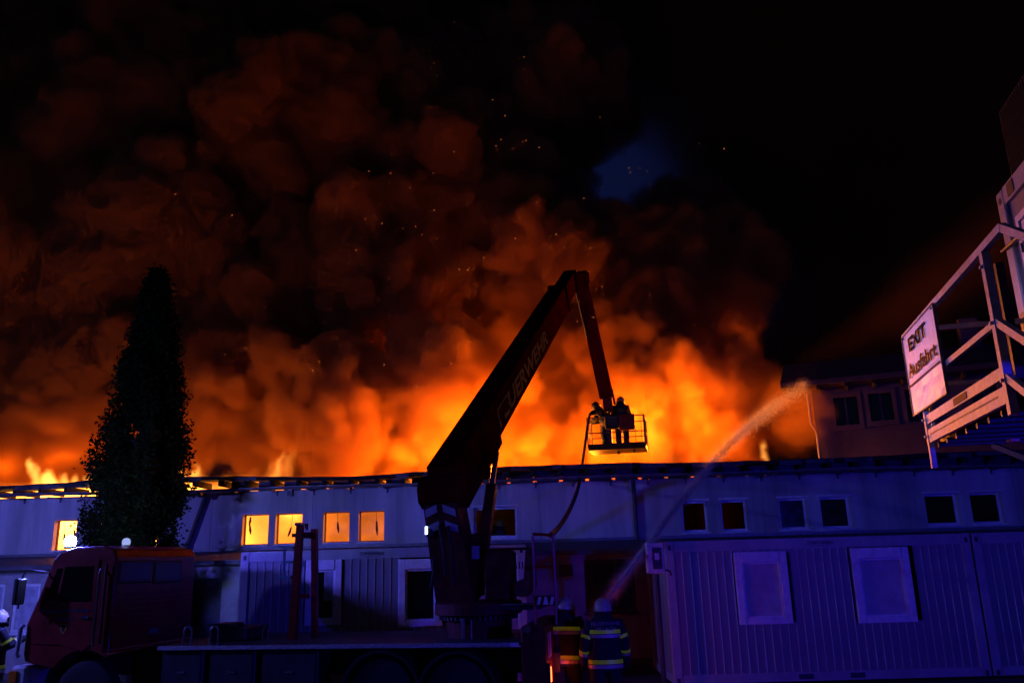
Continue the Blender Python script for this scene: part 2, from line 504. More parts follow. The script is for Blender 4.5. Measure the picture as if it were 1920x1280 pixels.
# downpipes
x0 = BL(378, 905, -0.3)[0]
p1 = BL(383, 935, -0.1); p2 = BL(352, 1016, -0.1)
MB().tube([(x0, -0.49, gz - 0.06), (x0 + 0.02, -0.4, gz - 0.16), (p1[0] + 0.02, -0.12, p1[1] + 0.08), (p1[0], -0.1, p1[1] - 0.02), (p2[0] + 0.05, -0.1, p2[1] + 0.06), (p2[0], -0.1, p2[1] - 0.05), (p2[0] - 0.02, -0.16, 2.7)], 0.055, 10).build('downpipe', M['flashing'], bld, smooth=True)
x0 = BL(1184, 880, -0.3)[0]; x1 = BL(1191, 960, -0.1)[0]
MB().tube([(x0, -0.49, gz - 0.06), (x0 + 0.01, -0.4, gz - 0.2), (x1, -0.1, gz - 0.42), (x1, -0.1, 3.0), (x1 + 0.01, -0.1, 2.72)], 0.055, 10).build('downpipe', M['flashing'], bld, smooth=True)
# small boxes under the eaves, cable
for px, py in ((545, 922), (1417, 888)):
    x, z = BL(px, py)
    l = MB().box(x - 0.07, x + 0.07, -0.09, -0.003, z - 0.11, z + 0.1, bev=0.01).build('wall_box', M['zinc'], bld)
    MB().box(x - 0.05, x + 0.05, -0.094, -0.091, z - 0.09, z + 0.02).build('box_lid', M['dark_steel'], l)
# ledge (pent roof over the ground floor) and lower wall
LY = -1.6
v = [(XL, LY - 0.3, 2.50), (XR, LY - 0.3, 2.50), (XR, 0.0, 2.73), (XL, 0.0, 2.73), (XL, LY - 0.3, 2.40), (XR, LY - 0.3, 2.40), (XR, -0.02, 2.62), (XL, -0.02, 2.62)]
MB().add(v, [(0, 1, 2, 3), (7, 6, 5, 4), (4, 5, 1, 0), (0, 3, 7, 4), (1, 5, 6, 2)]).build('ledge_roof', M['flashing'], bld)
MB().box(XL, XR, -0.03, -0.003, 2.735, 2.80).build('ledge_flashing', M['zinc'], bld)
lg = [(BL(1097, 1100, LY)[0], BL(1192, 1100, LY)[0], 1.12, 2.28, 'window'), (BL(352, 1100, LY)[0], BL(416, 1100, LY)[0], 0.03, 2.1, 'door'),
      (BL(27, 1100, LY)[0], BL(76, 1100, LY)[0], 1.0, 2.1, 'lit'), (BL(-50, 1100, LY)[0], BL(10, 1100, LY)[0], 1.0, 2.1, 'lit')]
lg.sort()
x = XL
m = MB()
for a, b, z0, z1, k in lg:
    m.box(x, a, LY, LY + 0.3, 0.14, 2.44); m.box(a, b, LY, LY + 0.3, z1, 2.44)
    if z0 > 0.2: m.box(a, b, LY, LY + 0.3, 0.14, z0)
    x = b
m.box(x, XR, LY, LY + 0.3, 0.14, 2.44)
m.build('lower_wall', M['render_grey'], bld)
MB().box(XL, XR, LY - 0.03, LY + 0.28, 0, 0.135).build('plinth', M['plinth'], bld)
for a, b, z0, z1, k in lg:
    w = MB(); t = 0.07; y0 = LY + (0.04 if k == 'lit' else 0.12)
    w.box(a, a + t, y0, y0 + 0.07, z0, z1); w.box(b - t, b, y0, y0 + 0.07, z0, z1); w.box(a + t, b - t, y0, y0 + 0.07, z1 - t, z1)
    if z0 > 0.2:
        w.box(a + t, b - t, y0, y0 + 0.07, z0, z0 + t)
        if k == 'window':
            w.box((a + b) / 2 + 0.12, (a + b) / 2 + 0.17, y0, y0 + 0.06, z0 + t, z1 - t)
    o = w.build('door' if k == 'door' else 'window', M['frame_white'] if k == 'lit' else M['frame_dark'], bld)
    if k == 'door':
        MB().box(a + t, b - t, y0 + 0.02, y0 + 0.05, z0, z1 - t).build('door_leaf', M['dark_steel'], o)
        MB().tube([(a + 0.16, y0 - 0.03, 1.02), (a + 0.3, y0 - 0.03, 1.02)], 0.012, 6).tube([(a + 0.16, y0 - 0.03, 1.02), (a + 0.16, y0 + 0.03, 1.02)], 0.01, 6).build('handle', M['chrome'], o)
    else:
        MB().box(a + t, b - t, y0 + 0.03, y0 + 0.04, z0 + t, z1 - t).build('pane', M['glass'] if k == 'window' else M['curtain'], o)
        MB().box(a - 0.05, b + 0.05, LY - 0.06, y0 - 0.002, z0 - 0.05, z0 - 0.003, bev=0.01).build('sill', M['frame_white'] if k == 'lit' else M['flashing'], o)
xa, za = BL(1050, 1080, LY); xb, zb = BL(1074, 1057, LY)
vt = MB().box(xa, xb, LY - 0.03, LY - 0.002, za, zb, bev=0.008).build('vent', M['dark_steel'], bld)
for k in range(5):
    z = za + 0.03 + k * (zb - za - 0.06) / 4.5
    MB().box(xa + 0.02, xb - 0.02, LY - 0.05, LY - 0.032, z, z + 0.03).build('louvre', M['black'], vt)

# ------------------------------------------------------------------ house in the smoke behind
def far_house():
    Y = 27.0
    a = P(1532, 820, Y); x0 = a.x; x1 = P(1990, 800, Y).x
    zt = P(1540, 727, Y).z
    h = empty('house', (x0, Y, 0), R(-22)); w = x1 - x0
    tag(h, 'dim pale house with dark eaves half hidden in smoke beyond the burning roof', 'house')
    wl = []
    for pa, pb, py0, py1 in ((1562, 1603, 748, 800), (1622, 1662, 745, 795), (1684, 1722, 742, 800), (1790, 1832, 738, 790)):
        wl.append((P(pa, 770, Y).x - x0, P(pb, 770, Y).x - x0, P((pa + pb) / 2, py1, Y).z, P((pa + pb) / 2, py0, Y).z))
    zb = min(q[2] for q in wl); zt2 = max(q[3] for q in wl)
    m = MB(); m.box(0, w, 0, 0.3, 0, zb); m.box(0, w, 0, 0.3, zt2, zt)
    x = 0
    for a, b, c, d in wl:
        m.box(x, a, 0, 0.3, zb, zt2); x = b
        if c > zb: m.box(a, b, 0.0, 0.3, zb, c)
        if d < zt2: m.box(a, b, 0.0, 0.3, d, zt2)
    m.box(x, w, 0, 0.3, zb, zt2)
    m.box(0, 0.3, 0.3, 4, 0, zt); m.box(w - 0.3, w, 0.3, 4, 0, zt); m.box(0.3, w - 0.3, 3.7, 4, 0, zt)
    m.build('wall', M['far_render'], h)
    for a, b, c, d in wl:
        q = MB(); t = 0.12
        q.box(a - t, a, -0.05, -0.004, c - t, d + t); q.box(b, b + t, -0.05, -0.004, c - t, d + t); q.box(a, b, -0.05, -0.004, d, d + t); q.box(a, b, -0.05, -0.004, c - t, c)
        q.box((a + b) / 2 - 0.03, (a + b) / 2 + 0.03, 0.1, 0.16, c, d)
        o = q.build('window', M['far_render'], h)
        MB().box(a, b, 0.17, 0.19, c, d).build('pane', M['glass'], o)
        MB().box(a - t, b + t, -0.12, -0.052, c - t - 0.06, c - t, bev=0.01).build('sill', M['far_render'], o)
    r = MB()
    r.add([(-0.9, -0.9, zt + 0.1), (w + 0.9, -0.9, zt + 0.1), (w + 0.9, 2, zt + 1.3), (-0.9, 2, zt + 1.3), (-0.9, 4.9, zt + 0.1), (w + 0.9, 4.9, zt + 0.1),
           (-0.9, -0.9, zt - 0.06), (w + 0.9, -0.9, zt - 0.06), (-0.9, 4.9, zt - 0.06), (w + 0.9, 4.9, zt - 0.06)],
          [(0, 1, 2, 3), (3, 2, 5, 4), (6, 7, 1, 0), (8, 9, 5, 4), (6, 8, 9, 7), (0, 3, 4, 8, 6), (1, 7, 9, 5, 2)])
    ro = r.build('roof', M['roof_tile'], h)
    MB().box(w * 0.6, w * 0.6 + 0.6, 1.7, 2.3, zt + 0.9, zt + 2.2, bev=0.03).build('chimney', M['far_render'], ro)
    for k in range(12):
        share_src = None
        x = k * (w + 1.2) / 11 - 0.6
        MB().box(x - 0.05, x + 0.05, -0.85, -0.01, zt - 0.2, zt - 0.065).build('rafter', M['char'], h)
    MB().tube([(-0.12, -0.1, zt - 0.2), (-0.12, -0.1, zt - 1.2), (0.02, -0.1, zt - 1.5), (0.02, -0.1, 0.2)], 0.05, 8).build('downpipe', M['zinc'], h)
far_house()

# ------------------------------------------------------------------ office containers
PITCHX = 0.158
def container(name, label, group, x0, y0, z0, length, height, rz=0.0, windows=(), brand=None, face_depth=2.44, castings=True):
    """origin = front lower left corner; front wall along local x"""
    root = empty(name, (x0, y0, z0), rz)
    tag(root, label, 'container', group)
    D, H, Lh = face_depth, height, length
    post, top, bot = 0.17, 0.2, 0.16
    f = MB()
    for x in (0, Lh - post):
        for y in (0, D - post):
            f.box(x, x + post, y, y + post, 0, H, bev=0.012)
    for y in (0.004, D - 0.1):
        f.box(post, Lh - post, y, y + 0.096, H - top, H - 0.004); f.box(post, Lh - post, y, y + 0.096, 0.004, bot)
    for x in (0.004, Lh - 0.1):
        f.box(x, x + 0.096, post, D - post, H - top, H - 0.004); f.box(x, x + 0.096, post, D - post, 0.004, bot)
    f.build('frame', M['box_frame'], root)
    MB().box(0.1, Lh - 0.1, 0.1, D - 0.1, H - 0.09, H - 0.02).build('roof_plate', M['box_frame'], root)
    MB().box(0.1, Lh - 0.1, 0.1, D - 0.1, 0.05, 0.13).build('floor_plate', M['soot'], root)
    b = MB(); b.box(0.1, Lh - 0.1, D - 0.09, D - 0.03, bot, H - top); b.box(0.03, 0.09, 0.17, D - 0.17, bot, H - top); b.box(Lh - 0.09, Lh - 0.03, 0.17, D - 0.17, bot, H - top)
    b.build('plain_walls', M['box_panel'], root)
    # corner castings with their lifting holes, fork pockets
    for x in (post / 2, Lh - post / 2):
        for z in (H - 0.12, 0.06):
            MB().box(x - 0.03, x + 0.03, -0.003, 0.02, z - 0.045, z + 0.045).build('casting_hole', M['black'], root)
    for x in (Lh * 0.5 - 0.62, Lh * 0.5 + 0.32):
        MB().box(x, x + 0.27, -0.003, 0.03, 0.035, 0.125).build('fork_pocket', M['black'], root)
    # ribbed front panels, one strip each
    zb, zt = bot, H - top
    n = int(round((Lh - 2 * post) / PITCHX)); pw = (Lh - 2 * post) / n
    meshes = {}
    def strip(x, a, c):
        key = (round(a, 3), round(c, 3))
        if key not in meshes:
            m = MB()
            m.prism([(0.0005, 0.034), (0.006, 0.028), (pw - 0.018, 0.028), (pw - 0.018, 0.06), (0.0005, 0.06)], 'z', a, c)
            m.cur = 1
            m.prism([(pw - 0.0175, 0.05), (pw - 0.0175, 0.024), (pw - 0.013, 0.014), (pw - 0.005, 0.014), (pw - 0.0005, 0.024), (pw - 0.0005, 0.05)], 'z', a, c)
            meshes[key] = m.build('panel', [M['box_panel'], M['bead_highlight']], root, loc=(x, 0, 0))
        else:
            share(meshes[key], 'panel', root, (x, 0, 0))
    for i in range(n):
        x = post + i * pw
        segs = [(zb, zt)]
        for (wx0, wx1, wz0, wz1, kind) in windows:
            if x + pw > wx0 + 0.02 and x < wx1 - 0.02:
                new = []
                for a, c in segs:
                    if wz0 - a > 0.03: new.append((a, min(c, wz0 + 0.03)))
                    if c - wz1 > 0.03: new.append((max(a, wz1 - 0.03), c))
                segs = new
        for a, c in segs:
            strip(x, a, c)
    for (wx0, wx1, wz0, wz1, kind) in windows:
        fw, sb = 0.14, 0.2
        w = MB()
        w.box(wx0, wx0 + fw, -0.012, 0.07, wz0, wz1, bev=0.01); w.box(wx1 - fw, wx1, -0.012, 0.07, wz0, wz1, bev=0.01)
        w.box(wx0 + fw, wx1 - fw, -0.010, 0.07, wz0, wz0 + 0.11, bev=0.008)
        win = w.build('window', M['frame_white'], root)
        MB().box(wx0 + fw + 0.002, wx1 - fw - 0.002, -0.02, 0.09, wz1 - sb, wz1 - 0.001, bev=0.012).build('shutter_box', M['frame_white'], win)
        ia, ib, ic, id_ = wx0 + fw, wx1 - fw, wz0 + 0.11, wz1 - sb
        g = MB(); t = 0.035
        g.box(ia, ia + t, 0.02, 0.08, ic, id_); g.box(ib - t, ib, 0.02, 0.08, ic, id_); g.box(ia + t, ib - t, 0.02, 0.08, ic, ic + t); g.box(ia + t, ib - t, 0.02, 0.08, id_ - t, id_)
        g.build('sash', M['frame_white'], win)
        if kind == 'shutter':
            zz = ic + t
            s = MB()
            while zz < id_ - t - 0.01:
                h2 = min(0.048, id_ - t - zz)
                s.prism([(0.0795, zz), (0.077, zz + 0.006), (0.077, zz + h2 - 0.006), (0.0795, zz + h2 - 0.001), (0.09, zz + h2 - 0.001), (0.09, zz)], 'x', ia + t, ib - t)
                zz += 0.048
            tag(s.build('roller_shutter', M['shutter'], win), kind='stuff')
        else:
            MB().box(ia + t, ib - t, 0.06, 0.066, ic + t, id_ - t).build('pane', M['glass'], win)
            if kind == 'curtain':
                c = MB(); n2 = 26; xs2 = np.linspace(ia + t + (ib - ia) * 0.42, ib - t - 0.005, n2)
                va = [(x, 0.045 + 0.006 * math.sin(k * 1.9), zz) for zz in (ic + 0.36, id_ - t) for k, x in enumerate(xs2)]
                c.add(va, [(k, k + 1, n2 + k + 1, n2 + k) for k in range(n2 - 1)])
                c.build('curtain', M['curtain'], win)
    if brand:
        bx = brand
        lettering('CONTAINEX', 0.085, M['print_dark'], root, frame_mtx((bx, -0.003, H - 0.1), (1, 0, 0), (0, 0, 1)), bold=0.002)
        MB().box(bx - 0.2, bx + 0.17, -0.004, -0.001, H - 0.16, H - 0.15).build('lettering', M['print_dark'], root)
    return root

def wpx(pa, pb, py0, py1, Y, X0, Z0):
    """window rectangle on a front wall at distance Y from its pixel box"""
    return (P(pa, (py0 + py1) / 2, Y).x - X0, P(pb, (py0 + py1) / 2, Y).x - X0, P((pa + pb) / 2, py1, Y).z - Z0, P((pa + pb) / 2, py0, Y).z - Z0)
CZ, CH = 0.05, 2.54
RX, RY = P(1246, 1020, 16.1).x, 16.1
RL = P(1821, 1010, 16.1).x - RX - 0.02
container('office_container', 'ribbed white site container with two closed roller shutters under the exit platform', 'site containers', RX, RY, CZ, RL, CH,
          windows=[(*wpx(1381, 1481, 1033, 1170, RY, RX, CZ), 'shutter'), (*wpx(1602, 1712, 1025, 1167, RY, RX, CZ), 'shutter')], brand=P(1537, 1012, RY).x - RX)
container('office_container', 'windowless end of a ribbed site container at the right edge', 'site containers', RX + RL + 0.03, RY, CZ, 6.0, CH)
LX, LYc = P(449, 1090, 17.1).x, 17.1
container('office_container', 'ribbed white site container with open dark windows behind the crane truck bed', 'site containers', LX, LYc, CZ, 5.75, CH + 0.04,
          windows=[(*wpx(572, 640, 1049, 1172, LYc, LX, CZ), 'curtain'), (*wpx(747, 829, 1047, 1174, LYc, LX, CZ), 'open')], brand=P(697, 1034, LYc).x - LX)
# ------------------------------------------------------------------ exit platform with stairs, stacked container, sign
_a, _k = PZ(1690, 640, 4.6), PZ(1880, 425, 4.6)           # two ends of the top rail
TH = math.atan2(_a.x - _k.x, _a.y - _k.y)
S_D, S_E = Vector((math.sin(TH), math.cos(TH), 0)), Vector((math.cos(TH), -math.sin(TH), 0))
S_O = PPL(1738, 815, _a, S_E); S_O.z = 0                      # far outer foot of the platform
S_U = -S_D                                               # towards the camera
def SW(u, w, z): return S_O + S_U * u + S_E * w + Vector((0, 0, z))
def SUZ(px, py, w=0.0):
    p = PPL(px, py, S_O + S_E * w, S_E)
    return (p - S_O).dot(S_U), p.z
PF = (SUZ(1738, 815)[1] + SUZ(1895, 745)[1]) / 2                                                 # platform height
stair = empty('exit_platform', S_O)
tag(stair, 'galvanised steel exit platform with handrails and descending stair', 'platform')
def L3(u, w, z): return S_U * u + S_E * w + Vector((0, 0, z))
UK = SUZ(1880, 425)[0]                                   # where the top rail bends down
RT = 4.6
UB = SUZ(1872, 620)[0]

def sbar(name, a, b, w, h, m='steel', up=(0, 0, 1)):
    return MB().bar(L3(*a), L3(*b), w, h, up).build(name, M[m], stair)
UA = 0.1
sbar('post', (UA, 0, PF - 0.32), (UA, 0, RT - 0.03), 0.05, 0.06, up=S_U)
sbar('post', (UA - 0.12, 0.08, PF + 0.02), (UA - 0.12, 0.08, RT - 0.2), 0.03, 0.03, up=S_U)
sbar('post', (UB, 0.0, PF - 0.16), (UB, 0.0, RT - 0.031), 0.06, 0.07, up=S_U)
sbar('post', (UB - 0.1, 0.12, PF), (UB - 0.1, 0.12, RT - 0.1), 0.06, 0.05, m='dark_steel', up=S_U)
sbar('handrail', (UA - 0.42, 0, RT), (UK, 0, RT), 0.05, 0.06)
sbar('handrail', (UA - 0.38, 0, PF + 0.55), (UB - 0.03, 0, PF + 0.55), 0.035, 0.05)
sbar('knee_rail', (UA + 0.03, 0, PF + 0.17), (UB - 0.03, 0, PF + 0.17), 0.03, 0.09)
bm_ = sbar('edge_beam', (UA + 0.05, 0, PF), (UB - 0.03, 0, PF), 0.04, 0.13)
d = MB()
for k in range(70):
    u = UA + 0.12 + k * (UB - UA - 0.3) / 70
    c = L3(u, -0.0215, PF + 0.01)
    d.bar(c - S_U * 0.006, c + S_U * 0.006, 0.004, 0.014)
d.build('perforation', M['black'], bm_)
lb = L3((UA + UB) / 2 + 0.05, -0.018, PF + 0.17)
MB().bar(lb - S_U * 0.2, lb + S_U * 0.2, 0.006, 0.06).build('maker_plate', M['rust'], stair)
for u, z in ((UA, PF), (UA, PF + 0.17), (UB, PF + 0.1), (UB, PF + 0.55), (UB, RT - 0.15)):
    c = L3(u, -0.03, z)
    MB().tube([c, c - S_E * 0.02], 0.016, 6).build('bolt', M['steel'], stair)
# end guard at the far side
PW = 1.05
sbar('end_rail', (UA - 0.02, 0.04, RT - 0.01), (UA - 0.02, PW, RT - 0.01), 0.04, 0.05)
sbar('end_rail', (UA - 0.02, 0.04, PF + 0.54), (UA - 0.02, PW, PF + 0.54), 0.03, 0.04)
sbar('post', (UA - 0.02, PW + 0.03, PF - 0.1), (UA - 0.02, PW + 0.03, RT + 0.02), 0.05, 0.05, up=S_U)
# deck: bearing bars and cross beams, seen from below
for w in (0.12, 0.45, 0.78, 1.02):
    sbar('joist', (UA, w, PF - 0.03), (UK + 0.1, w, PF - 0.03), 0.05, 0.09, 'dark_steel')
for k in range(9):
    u = UA + 0.15 + k * (UK - UA) / 9
    sbar('cross_beam', (u, 0.03, PF - 0.1), (u, 1.08, PF - 0.1), 0.04, 0.05, 'dark_steel')
MB().add([L3(UA, 0.03, PF + 0.025), L3(UK, 0.03, PF + 0.025), L3(UK, 1.06, PF + 0.025), L3(UA, 1.06, PF + 0.025),
          L3(UA, 0.03, PF + 0.045), L3(UK, 0.03, PF + 0.045), L3(UK, 1.06, PF + 0.045), L3(UA, 1.06, PF + 0.045)],
         [(3, 2, 1, 0), (4, 5, 6, 7), (0, 1, 5, 4), (1, 2, 6, 5), (2, 3, 7, 6), (3, 0, 4, 7)]).build('deck', M['dark_steel'], stair)
# struts down to the container stack
sbar('strut', (0.35, 0.5, PF - 0.15), (2.2, 1.35, 2.35), 0.05, 0.05, 'dark_steel')
sbar('strut', (0.2, 0.95, PF - 0.15), (2.0, 1.4, 2.5), 0.05, 0.05, 'dark_steel')
# stair flight towards the camera: stringers, treads, rails at 29 degrees
run = (PF - 0.0) / math.tan(R(29.5))
for w in (0.02, 1.0):
    sbar('stringer', (UK + 0.05, w, PF - 0.08), (UK + 0.05 + run, w, -0.02), 0.05, 0.2, 'steel')
tread = None
for k in range(17):
    t = (k + 0.5) / 17
    c = L3(UK + 0.05 + run * t, 0.51, PF * (1 - t) - 0.02)
    if tread is None:
        tread = MB().bar(-S_E * 0.46, S_E * 0.46, 0.26, 0.04).build('tread', M['steel'], stair, loc=c)
    else:
        share(tread, 'tread', stair, c)
for z in (RT, PF + 0.55, PF + 0.12):
    sbar('stair_rail', (UK - 0.01 if z == RT else UB + 0.03, 0, z - 0.003), (UK + run, 0, z - 0.003 - (run if z == RT else run + UK - UB - 0.03) * math.tan(R(29.5))), 0.045, 0.06)
for k in range(1, 4):
    u = UK + run * k / 4
    sbar('post', (u, 0, PF - (u - UK) * math.tan(R(29.5)) - 0.1), (u, 0, RT - (u - UK) * math.tan(R(29.5)) - 0.04), 0.05, 0.05, up=S_U)

# small red lamp glimmer / reflector under the platform
c = SW(0.9, 0.5, PF - 0.17)
tag(MB().box(-0.05, 0.05, -0.03, 0.03, -0.015, 0.015, bev=0.006).build('platform_reflector', M['orange_lens'], None, loc=c), 'small orange reflector hanging under the exit platform deck', 'reflector')

# stacked container beside the platform
CW = 1.12
c0 = SUZ(1858, 325, CW)
uc = c0[0]
tower_o = SW(uc, CW, PF + 0.06)
tw = empty('office_container', tower_o, math.atan2(S_U.y, S_U.x))
tag(tw, 'white site container stacked high beside the exit platform', 'container', 'site containers')
HH = 2.6; LL = 6.0; DD = 2.4
f = MB(); ps = 0.2
for x in (0, LL - ps):
    for y in (0, DD - ps):
        f.box(x, x + ps, y, y + ps, 0, HH, bev=0.015)
for y in (0.005, DD - 0.12):
    f.box(ps, LL - ps, y, y + 0.115, HH - 0.2, HH - 0.005); f.box(ps, LL - ps, y, y + 0.115, 0.005, 0.16)
for x in (0.005, LL - 0.12):
    f.box(x, x + 0.115, ps, DD - ps, HH - 0.2, HH - 0.005); f.box(x, x + 0.115, ps, DD - ps, 0.005, 0.16)
f.build('frame', M['box_frame'], tw)
b = MB(); b.box(0.02, 0.09, ps, DD - ps, 0.16, HH - 0.2); b.box(ps, LL - ps, DD - 0.09, DD - 0.03, 0.16, HH - 0.2); b.box(0.1, LL - 0.1, 0.1, DD - 0.1, HH - 0.1, HH - 0.03); b.box(0.1, LL - 0.1, 0.1, DD - 0.1, 0.03, 0.1)
b.build('plain_walls', M['box_panel'], tw)
pn = None
n = 12; pw = (LL - 2 * ps) / n
for i in range(n):
    if 1.0 < ps + (i + 0.5) * pw - 0.25 < 1.6: pass
    if pn is None: pn = MB().prism([(0.003, 0.06), (0.015, 0.045), (pw - 0.02, 0.045), (pw - 0.003, 0.06), (pw - 0.003, 0.09), (0.003, 0.09)], 'z', 0.16, HH - 0.2).build('panel', M['box_panel'], tw, loc=(ps, 0, 0))
    else: share(pn, 'panel', tw, (ps + i * pw, 0, 0))
MB().tube([(0.1, -0.004, HH - 0.12), (0.1, 0.02, HH - 0.12)], 0.04, 12).build('casting_hole', M['black'], tw)
MB().box(0.34, 0.52, -0.004, 0.02, HH - 0.17, HH - 0.03).build('bracket_plate', M['dark_steel'], tw)
dm = MB(); dx = 0.42
dm.box(dx, dx + 0.07, -0.01, 0.06, 0.16, 2.16); dm.box(dx + 0.95, dx + 1.02, -0.01, 0.06, 0.16, 2.16); dm.box(dx + 0.07, dx + 0.95, -0.01, 0.06, 2.09, 2.16)
do = dm.build('door', M['frame_white'], tw)
MB().box(dx + 0.08, dx + 0.94, 0.005, 0.045, 0.17, 2.085, bev=0.01).build('door_leaf', M['frame_white'], do)
for z in (0.5, 1.1, 1.8):
    MB().tube([(dx + 0.075, -0.02, z - 0.05), (dx + 0.075, -0.02, z + 0.05)], 0.012, 6).build('hinge', M['dark_steel'], do)
MB().tube([(-0.02, -0.03, 1.95), (0.55, -0.06, 1.9)], 0.018, 8).build('stay_rod', M['dark_steel'], tw)
# rooftop box on the stacked container
e = SUZ(1873, 208, CW + 0.2)
bo = empty('rooftop_unit', SW(e[0], CW + 0.2, PF + 0.06 + HH), math.atan2(S_U.y, S_U.x))
tag(bo, 'dark finned cooling unit on top of the stacked container', 'cooling unit')
bh = e[1] - (PF + 0.06 + HH)
MB().box(0, 2.2, 0, 1.2, 0.06, bh, bev=0.02).build('casing', M['dark_steel'], bo)
fin = None
for k in range(34):
    if fin is None: fin = MB().box(0.02, 0.03, -0.02, -0.001, 0.1, bh - 0.04).build('fin', M['dark_steel'], bo, loc=(0.03, 0, 0))
    else: share(fin, 'fin', bo, (0.03 + k * 0.062, 0, 0))
for x in (0.1, 2.0): MB().box(x, x + 0.1, 0.05, 1.15, 0, 0.06).build('foot', M['steel'], bo)

# the sign on the rail
sgn_pts = [SUZ(px, py, -0.04) for px, py in ((1692, 632), (1753, 572), (1775, 735), (1716, 780))]

su0 = (sgn_pts[0][0] + sgn_pts[3][0]) / 2; su1 = (sgn_pts[1][0] + sgn_pts[2][0]) / 2
sz1 = (sgn_pts[0][1] + sgn_pts[1][1]) / 2; sz0 = (sgn_pts[2][1] + sgn_pts[3][1]) / 2
sg = empty('exit_sign', SW(su0, -0.045, sz0), math.atan2(S_U.y, S_U.x))
tag(sg, 'white board reading EXIT Ausfahrt hung on the platform handrail', 'sign')
sw, sh = su1 - su0, sz1 - sz0
v, f = [], []
n = 12; rs = random.Random(3)
for j in range(n + 1):
    for i in range(n + 1):
        dz = 0.012 * rs.random() if j < 5 and 0 < i < n else 0.002
        v.append((sw * i / n, -dz, sh * j / n))
for j in range(n):
    for i in range(n):
        f.append((j * (n + 1) + i, j * (n + 1) + i + 1, (j + 1) * (n + 1) + i + 1, (j + 1) * (n + 1) + i))
k = len(v); v += [(0, 0.012, 0), (sw, 0.012, 0), (sw, 0.012, sh), (0, 0.012, sh)]
f += [(k, k + 3, k + 2, k + 1), tuple([*range(0, n + 1)] + [k + 1, k])[::-1]]
MB().add(v, f).build('board', M['sign_white'], sg)
e_ = 0.012
MB().box(-e_, 0, -0.012, 0.015, 0, sh).box(sw, sw + e_, -0.012, 0.015, 0, sh).box(-e_, sw + e_, -0.012, 0.015, sh, sh + e_).box(-e_, sw + e_, -0.012, 0.015, -e_, 0).build('edging', M['dark_steel'], sg)
lettering('EXIT', 0.3, M['sign_black'], sg, frame_mtx((sw * 0.48, -0.016, sh * 0.83), (1, 0, 0), (0, 0, 1)), bold=0.006, fit=(sw * 0.54, sh * 0.165))
lettering('Ausfahrt', 0.3, M['sign_orange'], sg, frame_mtx((sw * 0.51, -0.016, sh * 0.53), (1, 0, 0), (0, 0, 1)), bold=0.004, fit=(sw * 0.86, sh * 0.175))
MB().box(0.02, sw - 0.02, -0.0165, -0.0145, sh * 0.345, sh * 0.365).build('orange_line', M['sign_orange'], sg)
for x in (0.06, sw - 0.06):
    MB().tube([(x, -0.015, sh - 0.03), (x, 0.06, sh + 0.06)], 0.008, 6).build('wire_tie', M['dark_steel'], sg)

# electric box on a post left of the shuttered container
bx = P(1229, 1047, 15.6)
eb = empty('electric_cabinet', (bx.x, 15.6, 0))
tag(eb, 'small grey electric cabinet on a post left of the shuttered container', 'cabinet')
zz = bx.z
MB().tube([(0, 0, 0), (0, 0, zz - 0.27)], 0.045, 10).build('post', M['dark_steel'], eb)
MB().box(-0.17, 0.15, -0.1, 0.1, zz - 0.26, zz + 0.29, bev=0.015).build('box', M['steel'], eb)
MB().box(-0.07, 0.1, -0.112, -0.101, zz - 0.18, zz + 0.2, bev=0.004).build('lid', M['dark_steel'], eb)
MB().box(-0.03, 0.05, -0.118, -0.113, zz - 0.02, zz + 0.1).build('label_plate', M['white_paint'], eb)
MB().tube([(0.16, -0.03, zz - 0.2), (0.24, -0.03, zz - 0.22), (0.26, -0.03, zz - 0.3)], 0.02, 6).build('cable', M['black'], eb)

